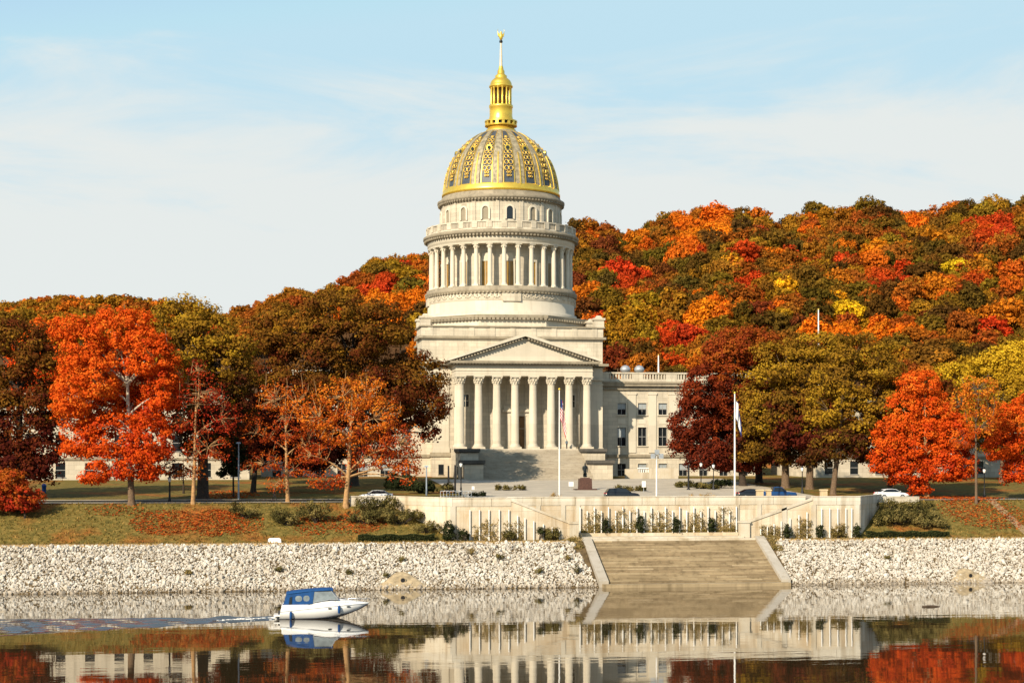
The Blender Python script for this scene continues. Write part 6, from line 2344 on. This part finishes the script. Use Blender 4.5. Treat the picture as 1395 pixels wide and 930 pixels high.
b.loft([[(-3.9, -1.27, 1.2), (-3.9, 1.27, 1.2), (-3.55, 1.16, 2.4), (-3.55, -1.16, 2.4)], [(-3.85, -1.27, 1.2), (-3.85, 1.27, 1.2), (-3.5, 1.16, 2.4), (-3.5, -1.16, 2.4)]], smooth=False)
part('aft_curtain', b, M['boat_blue'], boat, (0, 0, 0))
for x, s_ in ((-3.1, -1), (1.55, -1)):
    t_ = (x + 4.15) / LB
    b = MB()
    y = s_ * (beam(t_) + .12)
    zc = (sheer(t_) + chine(t_)) / 2 + (.02 if x > 0 else -.15)
    b.lathe([(.03, zc - .42), (.12, zc - .33), (.13, zc), (.12, zc + .3), (.03, zc + .38)], 12, c=(x, y, 0))
    fd = part('fender', b, M['boat_blue'], boat, (0, 0, 0))
    b = MB()
    b.tube([(x, y, zc + .36), (x, y + .1, sheer(t_) + .03)], .015, 5)
    part('rope', b, M['white'], fd, (0, 0, 0))
for t_, zz_ in ((.56, 1.02), (.77, 1.16)):
    b = MB()
    y = -(beam(t_) * .985 + .015)
    sl = (beam(t_ + .03) - beam(t_ - .03)) / (.06 * LB)
    b.add([(bx(t_) + .2 * math.cos(a), y - sl * .2 * math.cos(a) - .03 * 1, zz_ + .075 * math.sin(a)) for a in [TAU * k / 16 for k in range(16)]], [tuple(range(16))])
    part('porthole', b, M['glass'], boat, (0, 0, 0))
b = MB()                              # bow rail
for s_ in (-1, 1):
    pts = [(bx(t_), s_ * beam(t_) * .88, sheer(t_) + .32) for t_ in (.62, .72, .82, .9, .96)] + [(bx(1.01), 0, sheer(1) + .34)]
    b.tube(pts, .018, 6)
    for t_ in (.62, .74, .86, .95):
        b.tube([(bx(t_), s_ * beam(t_) * .88, sheer(t_) - .02), (bx(t_), s_ * beam(t_) * .88, sheer(t_) + .32)], .014, 5)
part('bow_rail', b, M['chrome'], boat, (0, 0, 0))
b = MB()
b.box(-4.35, -4.05, -.35, .35, -.3, .7)
part('outdrive', b, M['boat_dark'], boat, (0, 0, 0))

# wake: a fan of low waves behind the stern
M['wake'] = watermat('wake_water', 0.012, 0.008, 0.06, (0.075, 0.092, 0.105, 1))
nx, ny = 420, 110
stern = Vector((bu - 4.2 * math.cos(math.radians(-2)), bv - 4.2 * math.sin(math.radians(-2)), 0))
sx = 62.0 * (np.linspace(0, 1, nx) ** 1.25)
ty = np.linspace(-1, 1, ny)
S, T = np.meshgrid(sx, ty)
Wd = .9 + S * .30
Lt = T * Wd
edge = np.clip((1 - np.abs(T)) / .22, 0, 1)
edge = edge * edge * (3 - 2 * edge)
start = np.clip(S / 1.0, 0, 1)
env = edge * start * np.exp(-S / 55)
arm = np.exp(-((np.abs(T) - .72) / .16) ** 2)
H = .085 * arm * np.sin((S * .55 + np.abs(Lt) * 2.6) + .8 * np.sin(S * .4))
H += .05 * np.sin(Lt * 4.1 + .35 * np.sin(S * .7) + S * .12) * (1 - arm * .5)
H += .035 * np.sin(S * 1.15 + 1.3 * np.sin(Lt * .9))
H += .022 * np.sin(S * 2.3 + Lt * 3.3 + 2 * np.sin(S * .31))
H = H * env * 1.6 + .16 * np.exp(-S / 4.5) * (1 - T * T) * start
Z = H + .012 * edge + .002
U = stern.x - S
Vv = stern.y + Lt - S * .19
co = np.stack([U, Vv, Z], -1).reshape(-1, 3)
b = MB()
fc = []
idx = np.arange(nx * ny).reshape(ny, nx)
fc = np.stack([idx[:-1, :-1], idx[1:, :-1], idx[1:, 1:], idx[:-1, 1:]], -1).reshape(-1, 4)
b.add([tuple(p) for p in co - np.array(stern)], [tuple(int(x) for x in f) for f in fc], True)
o = put('boat_wake', b.mesh('boat_wake', M['wake']), None, stern)
tag(o, 'rippled wake spreading on the river behind the white boat', 'wake', kind='stuff')
fo = MB()                             # foam at the stern
for k in range(420):
    s_ = random.random() ** 1.8 * 6
    y = random.gauss(0, .3 + s_ * .1)
    fo.ball((-s_, y - s_ * .19, .02 + .14 * math.exp(-s_ / 4.5) * max(0, 1 - y * y)), (random.uniform(.05, .22), random.uniform(.03, .08), random.uniform(.01, .035)), 6, 4)
o = put('wake_foam', fo.mesh('wake_foam', M['white']), None, stern)
tag(o, 'white foam churned up just behind the boat stern', 'foam', kind='stuff')
